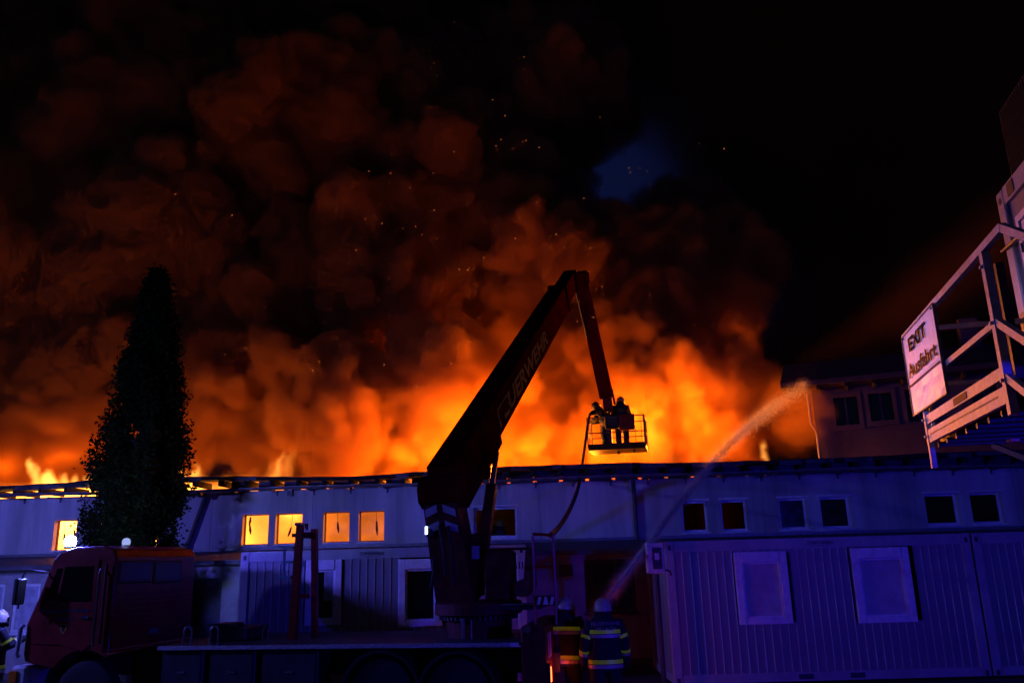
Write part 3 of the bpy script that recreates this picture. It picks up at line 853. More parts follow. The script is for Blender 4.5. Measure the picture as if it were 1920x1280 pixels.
# ------------------------------------------------------------------ thuja
def thuja():
    base = P(246, 1060, 18.2); base.z = 0
    t = empty('thuja_tree', base)
    tag(t, 'tall black columnar conifer between the truck cab and the burning building', 'tree')
    r = random.Random(21)
    H = P(293, 512, 18.2).z
    MB().tube([(0, 0, 0), (0.02, 0, H * 0.3), (0.06, 0, H * 0.6), (0.14, 0, H * 0.93)], [0.2, 0.15, 0.09, 0.02], 9).build('trunk', M['bark'], t)
    def prof(h):                                          # half width and offset, from the outline in the photograph
        zs = [0.1, 0.28, 0.42, 0.56, 0.64, 0.7, 0.78, 0.86, 0.95, 1.0]
        ws = [0.98, 1.04, 1.0, 0.87, 0.66, 0.6, 0.43, 0.32, 0.13, 0.02]
        os_ = [0, 0, -0.02, -0.05, 0.03, 0.01, 0.07, 0.08, 0.03, 0.0]
        return float(np.interp(h, zs, ws)), float(np.interp(h, zs, os_))
    limbs = MB()
    v, f = [], []
    def spray(c, out, s):
        """a flat fan of scale leaves: three small blades"""
        up = (out * 0.45 + Vector((r.gauss(0, 0.25), r.gauss(0, 0.25), 1.0))).normalized()
        side = up.cross(Vector((r.gauss(0, 1), r.gauss(0, 1), r.gauss(0, 0.3)))).normalized()
        for ang in (-0.6, 0.0, 0.6):
            d2 = (up * math.cos(ang) + side * math.sin(ang))
            w2 = up.cross(side).cross(d2).normalized() * s * 0.2
            o = len(v)
            tip = c + d2 * s * r.uniform(0.75, 1.1)
            mid = c + d2 * s * 0.5
            v.extend([tuple(c), tuple(mid + w2), tuple(tip), tuple(mid - w2)])
            f.append((o, o + 1, o + 2, o + 3))
    boughs = []
    for k in range(400):
        h = 0.1 + 0.88 * (k / 330) if k < 330 else r.uniform(0.1, 0.5)
        w, off = prof(h)
        az = r.uniform(0, 2 * math.pi) if k < 330 else r.uniform(-2.3, -0.8)
        rr = w * r.choice((0.65, 0.8, 0.9, 1.0, 1.06, 1.2))
        tip = Vector((off + math.cos(az) * rr, math.sin(az) * rr, H * h + 0.1))
        root = Vector((off * h, 0, H * h - rr * r.uniform(0.5, 0.9)))
        thin = 0.45 if (h < 0.5 and math.cos(az) < -0.1) else 1.0
        limbs.tube([root, root.lerp(tip, 0.5) + Vector((0, 0, -0.05)), tip], [0.03, 0.018, 0.006], 5, cap=False)
        out = Vector((math.cos(az), math.sin(az), 0))
        for j in range(int(340 * thin)):
            s_ = r.random() ** 0.55
            sp = 0.05 + 0.1 * s_ * (1.25 - s_)
            c = root.lerp(tip, 0.3 + 0.7 * s_) + Vector((r.gauss(0, sp), r.gauss(0, sp), r.gauss(0, sp * 1.6)))
            spray(c, out, r.uniform(0.035, 0.085))
    limbs.build('limbs', M['bark'], t)
    me = bpy.data.meshes.new('crown'); me.from_pydata(v, [], f); me.materials.append(M['thuja'])
    o = bpy.data.objects.new('crown', me); C.objects.link(o); o.parent = t
thuja()
# ------------------------------------------------------------------ crane truck with aerial platform
TY = R(10.0)
T_O = P(970, 1189, 12.4); T_O.z = 0
T_X, T_Yv = Vector((math.cos(TY), -math.sin(TY), 0)), Vector((math.sin(TY), math.cos(TY), 0))
def TL(px, py, yl=0.0):
    p = PPL(px, py, T_O + T_Yv * yl, T_Yv)
    return (p - T_O).dot(T_X), p.z
def TW(p):                                               # world -> truck
    q = Vector(p) - T_O
    return Vector((q.dot(T_X), q.dot(T_Yv), q.z))
truck = empty('crane_truck', T_O, -TY)
tag(truck, 'red fire service crane truck with raised folding boom and work basket', 'truck')
TWD = 2.3
zbed = 1.2
xb0, xb1 = TL(297, 1185)[0], 0.02
def tb(mb, name, m, parent=None, **k):
    return mb.build(name, M[m], parent or truck, **k)
# chassis and lockers (all but black at night)
tb(MB().box(xb0 - 2.4, 0.5, 0.75, 0.95, 0.7, 0.98).box(xb0 - 2.4, 0.5, 1.35, 1.55, 0.7, 0.98), 'chassis_rail', 'black')
bed = tb(MB().box(xb0, xb1, 0.03, TWD - 0.03, zbed - 0.05, zbed - 0.004), 'bed', 'dark_steel')
tb(MB().box(xb0, xb1, 0.0, 0.028, zbed - 0.065, zbed, bev=0.006), 'edge_strip', 'checker', bed)
tb(MB().box(xb1 - 0.12, xb1, -0.004, -0.001, zbed - 0.06, zbed - 0.006), 'edge_marker', 'white_paint', bed)
for x0, x1 in ((xb0 + 0.05, xb0 + 0.75), (xb0 + 0.85, xb0 + 1.6), (xb0 + 1.7, xb0 + 2.6)):
    l = tb(MB().box(x0, x1, 0.06, 0.6, 0.45, zbed - 0.08, bev=0.02), 'locker', 'black')
    tb(MB().box(x0 + 0.04, x1 - 0.04, 0.045, 0.058, 0.5, zbed - 0.14, bev=0.005), 'locker_door', 'dark_steel', l)
    tb(MB().box((x0 + x1) / 2 - 0.06, (x0 + x1) / 2 + 0.06, 0.03, 0.044, 0.8, 0.83), 'latch', 'chrome', l)
xr0 = TL(565, 1266)[0]; xr1 = TL(625, 1266)[0]
tb(MB().box(xr0, xr1, 0.03, 0.043, 0.52, 0.56), 'side_reflector', 'orange_lens')
def wheel(x, y, out):
    w = empty('wheel', (x, y, 0.5)); w.parent = truck
    mt = Matrix.Rotation(R(90), 4, 'X')
    MB().lathe([(0.3, -0.14), (0.42, -0.15), (0.485, -0.12), (0.5, -0.06), (0.5, 0.06), (0.485, 0.12), (0.42, 0.15), (0.3, 0.14)], 28, mt).build('tyre', M['rubber'], w, smooth=True)
    MB().lathe([(0.08, 0.12), (0.12, 0.05), (0.27, 0.03), (0.299, 0.12)], 24, mt).build('rim', M['dark_steel'], w, smooth=True)
    return w
xfw = TL(158, 1220)[0]; xrw = TL(712, 1270)[0]
for x in (xfw, xrw, xrw - 1.2 if False else xrw + 1.15):
    for y in (0.2, TWD - 0.2):
        wheel(x, y, 1)
def arch(x, r, name):
    pts = [(x + r * math.cos(t), 0.5 + r * math.sin(t)) for t in np.linspace(0, math.pi, 15)]
    inn = [(x + (r - 0.05) * math.cos(t), 0.5 + (r - 0.05) * math.sin(t)) for t in np.linspace(math.pi, 0, 15)]
    tb(MB().prism(pts + inn, 'y', -0.01, 0.4), name, 'black')
arch(xrw, 0.62, 'mudguard'); arch(xrw + 1.15, 0.6, 'mudguard')

# cab
xc0, xc1 = TL(47, 1190)[0], TL(214, 1100)[0]
cabz = 2.72
prof = [(xc0 + 0.04, 0.98), (xc0, 1.1), (xc0, 1.55), (xc0 + 0.16, 1.95), (xc0 + 0.36, 2.55), (xc0 + 0.46, 2.66), (xc0 + 0.75, cabz), (xc1 - 0.25, cabz + 0.01), (xc1 - 0.06, cabz - 0.05), (xc1, 2.55), (xc1, 1.12),
        (xfw + 0.66, 1.12)]
arcp = [(xfw + 0.62 * math.cos(t), 0.52 + 0.62 * math.sin(t)) for t in np.linspace(0.95, math.pi - 0.6, 9)]
prof += arcp
cab = MB().prism(prof, 'y', 0.0, TWD).build('cab', M['red'], truck)
bv = cab.modifiers.new('soft_edges', 'BEVEL'); bv.width = 0.07; bv.segments = 3; bv.limit_method = 'ANGLE'; bv.angle_limit = R(40)
# near side door: panel, window, handle, seams
xd0, xd1 = xc0 + 0.14, xc1 - 0.3
zd = 1.14
tb(MB().prism([(xd0, zd + 0.12), (xd0 - 0.04, 1.55), (xd0 + 0.1, 1.95), (xd0 + 0.28, 2.5), (xd1, 2.52), (xd1, zd + 0.1), (xd1 - 0.15, zd), (xd0 + 0.5, zd + 0.1)], 'y', -0.018, -0.002), 'door', 'red', cab)
gl = tb(MB().prism([(xd0 + 0.16, 1.9), (xd0 + 0.33, 2.4), (xd0 + 0.42, 2.4), (xd0 + 0.34, 1.9)], 'y', -0.024, -0.019), 'quarter_window', 'glass', cab)
tb(MB().prism([(xd0 + 0.40, 1.88), (xd0 + 0.47, 2.42), (xd1 - 0.08, 2.42), (xd1 - 0.08, 1.88)], 'y', -0.024, -0.019), 'side_window', 'glass', cab)
tb(MB().box(xd1 - 0.22, xd1 - 0.08, -0.05, -0.02, 1.62, 1.66, bev=0.008), 'door_handle', 'chrome', cab)
tb(MB().tube([(xd1 + 0.06, -0.06, 1.2), (xd1 + 0.06, -0.07, 1.3), (xd1 + 0.06, -0.07, 2.3), (xd1 + 0.06, -0.03, 2.38)], 0.014, 8), 'grab_handle', 'chrome', cab)
tb(MB().tube([(xd1 + 0.16, -0.03, 1.25), (xd1 + 0.17, -0.05, 1.35), (xd1 + 0.17, -0.05, 2.45)], 0.022, 8), 'intake_pipe', 'black', cab)
mt = frame_mtx(((xd0 + xd1) / 2 + 0.02, -0.021, 1.74), (1, 0, 0), (0, 0, 1))
lettering('FREIWILLIGE FEUERWEHR', 0.075, M['boom_print'], cab, mt)
lettering('VILLACH', 0.075, M['boom_print'], cab, frame_mtx(((xd0 + xd1) / 2 + 0.02, -0.021, 1.62), (1, 0, 0), (0, 0, 1)))
cxm = (xd0 + xd1) / 2 + 0.02
tb(MB().prism([(cxm - 0.06, 1.55), (cxm + 0.06, 1.55), (cxm + 0.06, 1.46), (cxm, 1.39), (cxm - 0.06, 1.46)], 'y', -0.023, -0.019), 'crest', 'yellow', cab)
tb(MB().prism([(cxm - 0.02, 1.53), (cxm + 0.035, 1.53), (cxm + 0.02, 1.43), (cxm - 0.03, 1.44)], 'y', -0.026, -0.0235), 'crest_charge', 'black', cab)
# front: windscreen, grille, bumper, lights, mirror
tb(MB().add([(xc0 + 0.14, 0.12, 1.98), (xc0 + 0.14, TWD - 0.12, 1.98), (xc0 + 0.335, TWD - 0.12, 2.52), (xc0 + 0.335, 0.12, 2.52), (xc0 + 0.16, 0.12, 1.97), (xc0 + 0.16, TWD - 0.12, 1.97), (xc0 + 0.36, TWD - 0.12, 2.51), (xc0 + 0.36, 0.12, 2.51)],
            [(0, 1, 2, 3), (7, 6, 5, 4), (0, 4, 5, 1), (1, 5, 6, 2), (2, 6, 7, 3), (3, 7, 4, 0)]), 'windscreen', 'glass', cab)
tb(MB().box(xc0 - 0.16, xc0 + 0.12, -0.03, TWD + 0.03, 0.5, 0.93, bev=0.04), 'bumper', 'white_paint')
tb(MB().box(xc0 - 0.19, xc0 - 0.165, 0.02, 0.26, 0.62, 0.8, bev=0.01), 'headlight', 'chrome')
tb(MB().box(xc0 - 0.19, xc0 - 0.165, TWD - 0.26, TWD - 0.02, 0.62, 0.8, bev=0.01), 'headlight', 'chrome')
tb(MB().box(xc0 - 0.17, xc0 - 0.02, -0.06, -0.031, 0.68, 0.86, bev=0.012), 'indicator', 'orange_lens')
tb(MB().tube([(xc0 - 0.05, -0.02, 1.06), (xc0 - 0.07, -0.05, 1.12), (xc0 - 0.05, -0.05, 1.5), (xc0 - 0.02, -0.02, 1.55)], 0.035, 10), 'corner_bar', 'white_paint', cab)
tb(MB().tube([(xc0 + 0.25, -0.02, 2.35), (xc0 + 0.06, -0.2, 2.38), (xc0 + 0.02, -0.22, 2.3), (xc0 + 0.0, -0.22, 1.8)], 0.014, 8), 'mirror_arm', 'black', cab)
tb(MB().box(xc0 - 0.04, xc0 + 0.04, -0.34, -0.13, 1.86, 2.26, bev=0.02), 'mirror', 'black', cab)
# back of the cab: two windows, louvres, seams
def back(px, py):
    pl = T_O + T_X * (xc1 + 0.0)
    q = TW(PPL(px, py, pl, T_X)); return q.y, q.z
for pa, pb in ((226, 280), (291, 336)):
    y0, z1 = back(pa, 1055); y1, z0 = back(pb, 1087)
    y1 = min(y1, TWD - 0.12)
    w = tb(MB().box(xc1 - 0.01, xc1 + 0.012, y0 - 0.04, y1 + 0.04, z0 - 0.04, z1 + 0.04, bev=0.01), 'rear_window', 'black', cab)
    w2 = tb(MB().box(xc1 + 0.013, xc1 + 0.018, y0, y1, z0, z1), 'rear_window_pane', 'cab_glass', cab)
for k in range(7):
    z = 1.42 + k * 0.09
    tb(MB().box(xc1 + 0.001, xc1 + 0.014, 0.12, TWD - 0.12, z, z + 0.05, bev=0.004), 'louvre', 'red', cab)
tb(MB().box(xc1 + 0.002, xc1 + 0.02, 1.0, 1.25, 1.3, 1.38), 'latch_plate', 'chrome', cab)
# beacons on the cab roof
def beacon(px, py, Y, lit):
    q = TW(P(px, py, Y))
    b = empty('beacon', (q.x, q.y, cabz)); b.parent = truck
    MB().lathe([(0.09, 0), (0.09, 0.035), (0.07, 0.05)], 16).build('beacon_base', M['black'], b)
    MB().lathe([(0.075, 0.05), (0.09, 0.09), (0.088, 0.15), (0.065, 0.2), (0.01, 0.22)], 20).build('beacon_dome', M['beacon_lit'] if lit else M['beacon_dim'], b, smooth=True)
    if not lit: b.scale = (0.75, 0.75, 0.7)
    return b
M['beacon_lit'] = glow('lit_beacon', (0.35, 0.6, 1.0), 400.0)
M['beacon_dim'] = glow('dim_beacon', (0.4, 0.5, 1.0), 0.8)
beacon(133, 1004, 14.4, True); beacon(237, 1013, 14.4, False)
q = P(133, 998, 14.4)
lamp('beacon_light', (q.x, q.y + 0.1, q.z + 0.2), 700, (0.09, 0.08, 1.0), 0.08)

# things on the bed: hoops, box, ladder-like boom rest with service stand
for px in (341, 391):
    x = TL(px, 1185)[0]
    tb(MB().tube([(x, 0.06, zbed), (x, 0.06, zbed + 0.22), (x + 0.03, 0.06, zbed + 0.27), (x + 0.1, 0.06, zbed + 0.27), (x + 0.13, 0.06, zbed + 0.22), (x + 0.13, 0.06, zbed)], 0.015, 8), 'hoop', 'chrome')
xa, xb = TL(400, 1165, 0.8)[0], TL(468, 1165, 0.8)[0]
tb(MB().box(xa, xb, 0.7, 1.5, zbed, zbed + 0.2, bev=0.02).box(xa + 0.02, xa + 0.34, 0.72, 1.2, zbed + 0.2, zbed + 0.26, bev=0.02), 'tool_box', 'black')
xh = TL(500, 1165, 0.5)[0]
tb(MB().tube([(xh, 0.4, zbed), (xh, 0.4, zbed + 0.18), (xh + 0.04, 0.4, zbed + 0.24), (xh + 0.08, 0.4, zbed + 0.2), (xh + 0.08, 0.4, zbed)], 0.014, 8), 'hoop', 'dark_steel')
ry = 0.9
def T3(px, py, yl):
    x, z = TL(px, py, yl); return Vector((x, yl, z))
rest = empty('boom_rest', (0, 0, 0)); rest.parent = truck
a0, a1 = T3(549, 1178, ry), T3(563, 985, ry)
b0, b1 = T3(577, 1176, ry), T3(576, 990, ry)
a0.z = b0.z = zbed
MB().bar(a0, a1, 0.13, 0.1, (0, 1, 0), w2=0.10).build('rest_post', M['red'], rest)
MB().bar(b0 + Vector((0.0, 0.3, 0)), b1 + Vector((0.0, 0.3, 0)), 0.09, 0.1, (0, 1, 0)).build('rest_post', M['red'], rest)
MB().bar(T3(552, 1117, ry), T3(578, 1117, ry + 0.3), 0.06, 0.07).build('rest_crossbar', M['red'], rest)
MB().bar(T3(560, 1003, ry), T3(582, 1003, ry + 0.3), 0.06, 0.1).build('rest_crossbar', M['red'], rest)
h = T3(562, 984, ry)
MB().box(h.x - 0.06, h.x + 0.06, h.y - 0.08, h.y + 0.08, h.z - 0.01, h.z + 0.04, bev=0.01).build('rest_pad', M['chrome'], rest)
h = T3(575, 988, ry)
MB().tube([(h.x, h.y, h.z - 0.05), (h.x, h.y, h.z + 0.06)], 0.03, 8).build('rest_pin', M['chrome'], rest)
h = T3(551, 1003, ry)
MB().box(h.x - 0.03, h.x + 0.1, h.y - 0.02, h.y + 0.02, h.z - 0.03, h.z + 0.03).build('rest_latch', M['rust'], rest)
st = empty('service_step', (0, 0, 0)); st.parent = truck
for (p0, p1) in (((525, 1024), (552, 1026)), ((533, 1053), (552, 1053)), ((523, 1082), (547, 1082))):
    MB().bar(T3(*p0, ry + 0.05), T3(*p1, ry + 0.05), 0.1, 0.04).build('step_tread', M['teal'], st)
MB().bar(T3(534, 1024, ry + 0.05), T3(532, 1082, ry + 0.05), 0.03, 0.03, (0, 1, 0)).build('step_upright', M['teal'], st)
MB().add([T3(562, 1038, ry + 0.25), T3(572, 1056, ry + 0.25), T3(564, 1072, ry + 0.25), T3(560, 1060, ry + 0.25)], [(0, 1, 2, 3)]).build('step_gusset', M['teal'], st)

# turntable
tc_x, tc_z = TL(897, 1126, 1.15)
tcy = 1.15
tb(MB().lathe([(0.52, zbed - 0.04), (0.52, 1.5), (0.6, 1.52)], 32, Matrix.Translation((tc_x, tcy, 0))), 'pedestal', 'dark_red')
tt = tb(MB().lathe([(0.66, 1.525), (0.69, 1.54), (0.69, 1.7), (0.66, 1.72)], 36, Matrix.Translation((tc_x, tcy, 0))), 'turntable', 'dark_red')
for k in range(40):                                       # slewing ring teeth, a dark row
    pass
tm = MB()
for k in range(48):
    t = 2 * math.pi * k / 48
    tm.box(-0.02, 0.02, -0.02, 0.02, 1.46, 1.515, Matrix.Translation((tc_x + 0.6 * math.cos(t), tcy + 0.6 * math.sin(t), 0)) @ Matrix.Rotation(t, 4, 'Z'))
tag(tb(tm, 'slewing_teeth', 'black', tt), kind='stuff')
xw = TL(868, 1160, 0.55)[0]
tb(MB().tube([(xw, 0.55, zbed), (xw, 0.55, 1.5)], 0.035, 10), 'hydraulic_leg', 'chrome')
xw = TL(884, 1160, 0.55)[0]
tb(MB().tube([(xw, 0.55, zbed), (xw, 0.55, 1.48)], 0.012, 8), 'hydraulic_line', 'chrome')
# column (seen from behind) leaning back
def TP(px, py, Y): return TW(P(px, py, Y))
def tbar(name, a, b, w, h, m, parent=None, **k):
    return MB().bar(a, b, w, h, **k).build(name, M[m], parent or truck)
h_dir = TW(P(1072, 522, 24.5)) - TW(P(832, 915, 13.0)); hd = Vector((h_dir.x, h_dir.y, 0)).normalized()
Yt = (T_O + T_X * tc_x + T_Yv * tcy).y
c0, c1 = TP(862, 1115, Yt), TP(833, 940, Yt - 0.35)
c0.z = 1.72
col = tbar('column', c0, c1, 0.62, 0.5, 'dark_red', up=hd, w2=0.56, h2=0.44)
hd_top = TP(832, 918, Yt - 0.3)
head = MB()
side = hd.cross(Vector((0, 0, 1))).normalized()
Mh = Matrix((side, hd, Vector((0, 0, 1)))).transposed().to_4x4(); Mh.translation = hd_top
head.prism([(-0.28, -0.2), (-0.34, 0.0), (-0.22, 0.2), (0.15, 0.26), (0.42, 0.1), (0.3, -0.28), (-0.1, -0.3)], 'x', -0.33, 0.33, Mh)
hb = head.build('column_head', M['boom_red'], truck)
# chevron board on the back of the column
for sgn_ in (-1, 1):
    for k in range(2):
        c = c1.lerp(c0, 0.10 + 0.16 * k) - hd * 0.26 + side * (0.15 * sgn_)
        lx = side * 0.1; up_ = (c1 - c0).normalized()
        a = c - lx + up_ * (0.10 if sgn_ > 0 else 0.02); b = c + lx + up_ * (0.02 if sgn_ > 0 else 0.10)
        w = up_ * 0.12
        MB().add([a, b, b - w, a - w, a - hd * 0.01, b - hd * 0.01, b - w - hd * 0.01, a - w - hd * 0.01], [(3, 2, 1, 0), (4, 5, 6, 7), (0, 1, 5, 4), (1, 2, 6, 5), (2, 3, 7, 6), (3, 0, 4, 7)]).build('chevron', M['print_grey'], col)
# hoses and small fittings on the column back
for k, (pa, pb) in enumerate((((823, 985), (835, 1080)), ((840, 985), (852, 1100)), ((812, 1045), (808, 1100)))):
    a, b = TP(*pa, Yt - 0.55), TP(*pb, Yt - 0.5)
    MB().tube([a, a.lerp(b, 0.5) + Vector((0.04, -0.05, 0)), b], 0.022, 8).build('hydraulic_hose', M['rubber'], col)
a = TP(806, 994, Yt - 0.4)
wl = MB().box(a.x - 0.05, a.x + 0.07, a.y - 0.06, a.y + 0.06, a.z - 0.1, a.z + 0.1, bev=0.015).build('work_lamp', M['black'], truck)
MB().box(a.x - 0.06, a.x - 0.02, a.y - 0.065, a.y - 0.061, a.z - 0.06, a.z + 0.06).build('lamp_lens', glow('work_lamp_lens', (0.6, 0.7, 1.0), 6.0), wl)
a = TP(893, 1035, Yt - 0.35)
MB().box(a.x - 0.07, a.x + 0.05, a.y - 0.01, a.y + 0.01, a.z - 0.1, a.z + 0.1).build('notice_plate', M['print_grey'], truck)
# lifting ram
ra, rb = TP(905, 1035, Yt), TP(931, 848, Yt + 1.6)
tbar('ram_barrel', ra, ra.lerp(rb, 0.62), 0.17, 0.17, 'dark_red')
MB().tube([ra.lerp(rb, 0.6), rb], 0.055, 10).build('ram_rod', M['chrome'], truck)
tbar('column_cheek', TP(905, 1112, Yt + 0.1), TP(888, 1000, Yt + 0.05), 0.24, 0.6, 'dark_red', up=hd, w2=0.14)
# operator stand to the right of the column: box, seat, controls
oa, ob = TL(908, 1112, 0.75), TL(986, 1020, 0.75)
op = tb(MB().box(oa[0], ob[0] - 0.28, 0.75, 1.45, 1.73, 2.48, bev=0.03), 'valve_cabinet', 'dark_red')
tb(MB().box(oa[0] + 0.02, ob[0] + 0.02, 0.78, 1.4, 2.485, 2.52, bev=0.01), 'cabinet_top', 'dark_red', op)
tb(MB().prism([(ob[0] - 0.26, 1.8), (ob[0] - 0.05, 1.78), (ob[0] + 0.08, 1.95), (ob[0] + 0.06, 2.4), (ob[0] - 0.02, 2.45), (ob[0] - 0.06, 2.05), (ob[0] - 0.26, 1.98)], 'y', 0.8, 1.25), 'operator_seat', 'rust')
for k in range(4):
    x = ob[0] - 0.22 + k * 0.05
    tb(MB().tube([(x, 0.82, 2.2), (x, 0.78, 2.3)], 0.01, 6), 'control_lever', 'chrome', op)
tb(MB().tube([(ob[0] - 0.4, 0.6, 1.68), (ob[0] + 0.1, 0.6, 1.68), (ob[0] + 0.16, 0.6, 1.74)], 0.018, 8), 'foot_rail', 'chrome')
tb(MB().box(ob[0] - 0.45, ob[0] + 0.2, 0.62, 1.5, 1.6, 1.66, bev=0.01), 'operator_step', 'dark_steel')
# safety gate on the rear corner
ga, gb = TL(1003, 1133, 0.35), TL(1037, 1003, 0.35)
gz0, gz1 = ga[1], gb[1]
g = empty('safety_gate', (0, 0, 0)); g.parent = truck
for x in (ga[0], gb[0]):
    MB().tube([(x, 0.35, gz0 - 0.28), (x, 0.35, gz1 - 0.0)], 0.022, 8).build('gate_post', M['red'], g)
for z in (gz1, (gz0 + gz1) / 2 + 0.04):
    MB().tube([(ga[0], 0.35, z + (0.03 if z == gz1 else 0)), (gb[0], 0.35, z)], 0.022, 8).build('gate_bar', M['red'], g)
for k in range(3):
    x = ga[0] + 0.03 + k * (gb[0] - ga[0] - 0.02) / 3
    MB().prism([(x, gz0 + 0.0), (x + 0.045, gz0), (x + 0.075, gz0 + 0.11), (x + 0.03, gz0 + 0.11)] if k != 1 else [(x, gz0), (x + 0.08, gz0), (x + 0.055, gz0 + 0.11), (x + 0.025, gz0 + 0.11)], 'y', 0.32, 0.325).build('hazard_stripe', M['white_paint'], g)
MB().box(ga[0], gb[0], 0.326, 0.34, gz0 - 0.02, gz0 + 0.13).build('gate_board', M['dark_red'], g)
# rear end
xe0, xe1 = TL(976, 1200)[0], TL(1022, 1200)[0]
rear = tb(MB().box(xe0, xe1, 0.0, TWD, 0.5, 1.42, bev=0.03), 'rear_box', 'dark_red')
tb(MB().tube([((xe0 + 0.1), -0.02, 1.38), (xe0 + 0.1, 0.01, 1.38)], 0.055, 14), 'round_lamp', 'chrome', rear)
for y in (0.25, 0.45):
    tb(MB().box(xe1 + 0.001, xe1 + 0.006, y, y + 0.12, 0.95, 1.3), 'reflective_plate', 'print_grey', rear)
M['tail'] = glow('tail_light', (1.0, 0.07, 0.015), 14.0)
for y in (0.12, TWD - 0.12):
    hs = tb(MB().box(xe1 + 0.001, xe1 + 0.05, y - 0.07, y + 0.07, 0.62, 0.9, bev=0.01), 'tail_light_housing', 'black', rear)
    tb(MB().box(xe1 + 0.051, xe1 + 0.06, y - 0.012, y + 0.012, 0.66, 0.86), 'tail_light', 'tail', rear)
q = T_O + T_X * (xe1 + 0.13) + T_Yv * 0.5 + Vector((0, 0, 0.78))
lamp('tail_lamp_glow', q, 2.5, (1.0, 0.06, 0.01), 0.1)
q = T_O + T_X * (xe1 + 0.12) + T_Yv * (TWD - 0.12) + Vector((0, 0, 0.78))
lamp('tail_lamp_glow', q, 24.0, (1.0, 0.06, 0.01), 0.1)
tb(MB().box(xe0 - 0.9, xe0 - 0.3, 0.02, 0.05, 0.42, 0.5), 'side_guard', 'white_paint')

# boom, jib, basket
bA, bB = TP(838, 905, Yt - 0.15), TP(1071, 524, 24.5)
bdir = (bB - bA).normalized()
bup = Vector((0, 0, 1)) - bdir * bdir.z; bup.normalize()
bside = bdir.cross(bup).normalized()                     # to the right
boom = empty('boom', (0, 0, 0)); boom.parent = truck
outer = MB().bar(bA - bdir * 0.15, bA.lerp(bB, 0.83), 0.46, 0.74, bup, w2=0.48, h2=0.74).build('outer_section', M['boom_red'], boom)
MB().bar(bA.lerp(bB, 0.80), bB, 0.38, 0.6, bup).build('inner_section', M['boom_red'], boom)
MB().bar(bA.lerp(bB, 0.825), bA.lerp(bB, 0.84), 0.56, 0.8, bup).build('end_collar', M['boom_red'], boom)
MB().bar(bA.lerp(bB, 0.20), bA.lerp(bB, 0.25), 0.5, 0.22, bup).build('sheave_guard', M['boom_red'], boom)
kb = bA.lerp(bB, 0.13) - bup * 0.45
MB().bar(bA.lerp(bB, 0.02) - bup * 0.44, bA.lerp(bB, 0.20) - bup * 0.43, 0.4, 0.3, bup).build('ram_bracket', M['boom_red'], boom)
# words on the right flank
tc = bA.lerp(bB, 0.385) + bside * 0.243 - bup * 0.06
lettering('FEUERWEHR', 0.54, M['boom_print'], boom, frame_mtx(tc, bdir, bup), squeeze=1.72, bold=0.012)
jt = TP(1083, 520, 24.7)
MB().bar(bB - bdir * 0.3, jt + Vector((0.2, 0.1, 0.02)), 0.5, 0.55, bup, w2=0.4, h2=0.35).build('boom_head', M['boom_red'], boom)
MB().tube([jt - bside * 0.3, jt + bside * 0.3], 0.2, 14).build('head_pin', M['dark_steel'], boom)
jA, jB = TP(1090, 528, 24.8), TP(1137, 742, 26.8)
jib = MB().bar(jA, jB, 0.42, 0.42, (0, 1, 0), w2=0.46, h2=0.42).build('jib', M['boom_red'], truck)
MB().tube([jA + Vector((-0.18, -0.25, -0.3)), jA.lerp(jB, 0.5) + Vector((-0.2, -0.25, 0))], 0.03, 8).build('jib_line', M['dark_steel'], jib)
# basket in its own frame
bc = P(1160, 846, 27.0)
bk = empty('basket', TW(bc), R(-2)); bk.parent = truck
bw, bd, bh = 0.92, 0.62, 1.06
def bb(name, m, mb): return mb.build(name, M[m], bk)
bb('basket_floor', 'black', MB().box(-bw, bw, -bd, bd, 0, 0.06))
for (x0, x1, y0, y1) in ((-bw, bw, -bd, -bd + 0.04), (-bw, bw, bd - 0.04, bd), (-bw, -bw + 0.04, -bd + 0.04, bd - 0.04), (bw - 0.04, bw, -bd + 0.04, bd - 0.04)):
    bb('kick_board', 'black', MB().box(x0, x1, y0, y1, 0.061, 0.2))
for x in (-bw, bw):
    for y in (-bd, bd):
        bb('basket_post', 'dark_steel', MB().tube([(x, y, 0.06), (x, y, bh)], 0.035 if (x > 0 and y < 0) else 0.022, 8))
for z in (0.55, bh):
    for y in (-bd, bd):
        bb('basket_rail', 'dark_steel', MB().tube([(-bw, y, z), (bw, y, z)], 0.02, 8))
    for x in (-bw, bw):
        bb('basket_rail', 'dark_steel', MB().tube([(x, -bd, z), (x, bd, z)], 0.02, 8))
for x in (-0.62, -0.3, 0.3, 0.55, 0.75):
    bb('baluster', 'dark_steel', MB().tube([(x, bd, 0.2), (x, bd, bh)], 0.013, 6))
for y in (-0.2, 0.2):
    for x in (-bw, bw):
        bb('baluster', 'dark_steel', MB().tube([(x, y, 0.2), (x, y, bh)], 0.013, 6))
bb('control_panel', 'dark_red', MB().box(0.12, 0.62, -bd - 0.02, -bd + 0.2, 0.62, bh + 0.06, bev=0.02))
bb('control_panel', 'black', MB().box(-0.35, 0.1, -bd + 0.01, -bd + 0.25, 0.68, bh + 0.05, bev=0.02))
jb = TW(bc); M_inv = Matrix.Rotation(R(2), 4, 'Z')
jl = M_inv @ (jB - jb)
bb('basket_mount', 'dark_red', MB().bar(jl + Vector((0, 0, 0.35)), jl + Vector((0.05, 0, -0.55)), 0.3, 0.3, (0, 1, 0)).bar(jl + Vector((0.2, 0, 0.2)), jl + Vector((0.26, 0, -0.3)), 0.06, 0.3, (0, 1, 0)))
bb('mount_frame', 'dark_steel', MB().bar((jl.x, jl.y, jl.z - 0.4), (jl.x, 0, 0.06), 0.18, 0.14, (0, 1, 0)))
bb('foot', 'dark_steel', MB().box(-0.04, 0.04, -0.04, 0.04, -0.09, -0.001)); bb('foot', 'dark_steel', MB().box(0.5, 0.56, -0.3, -0.24, -0.08, -0.001))
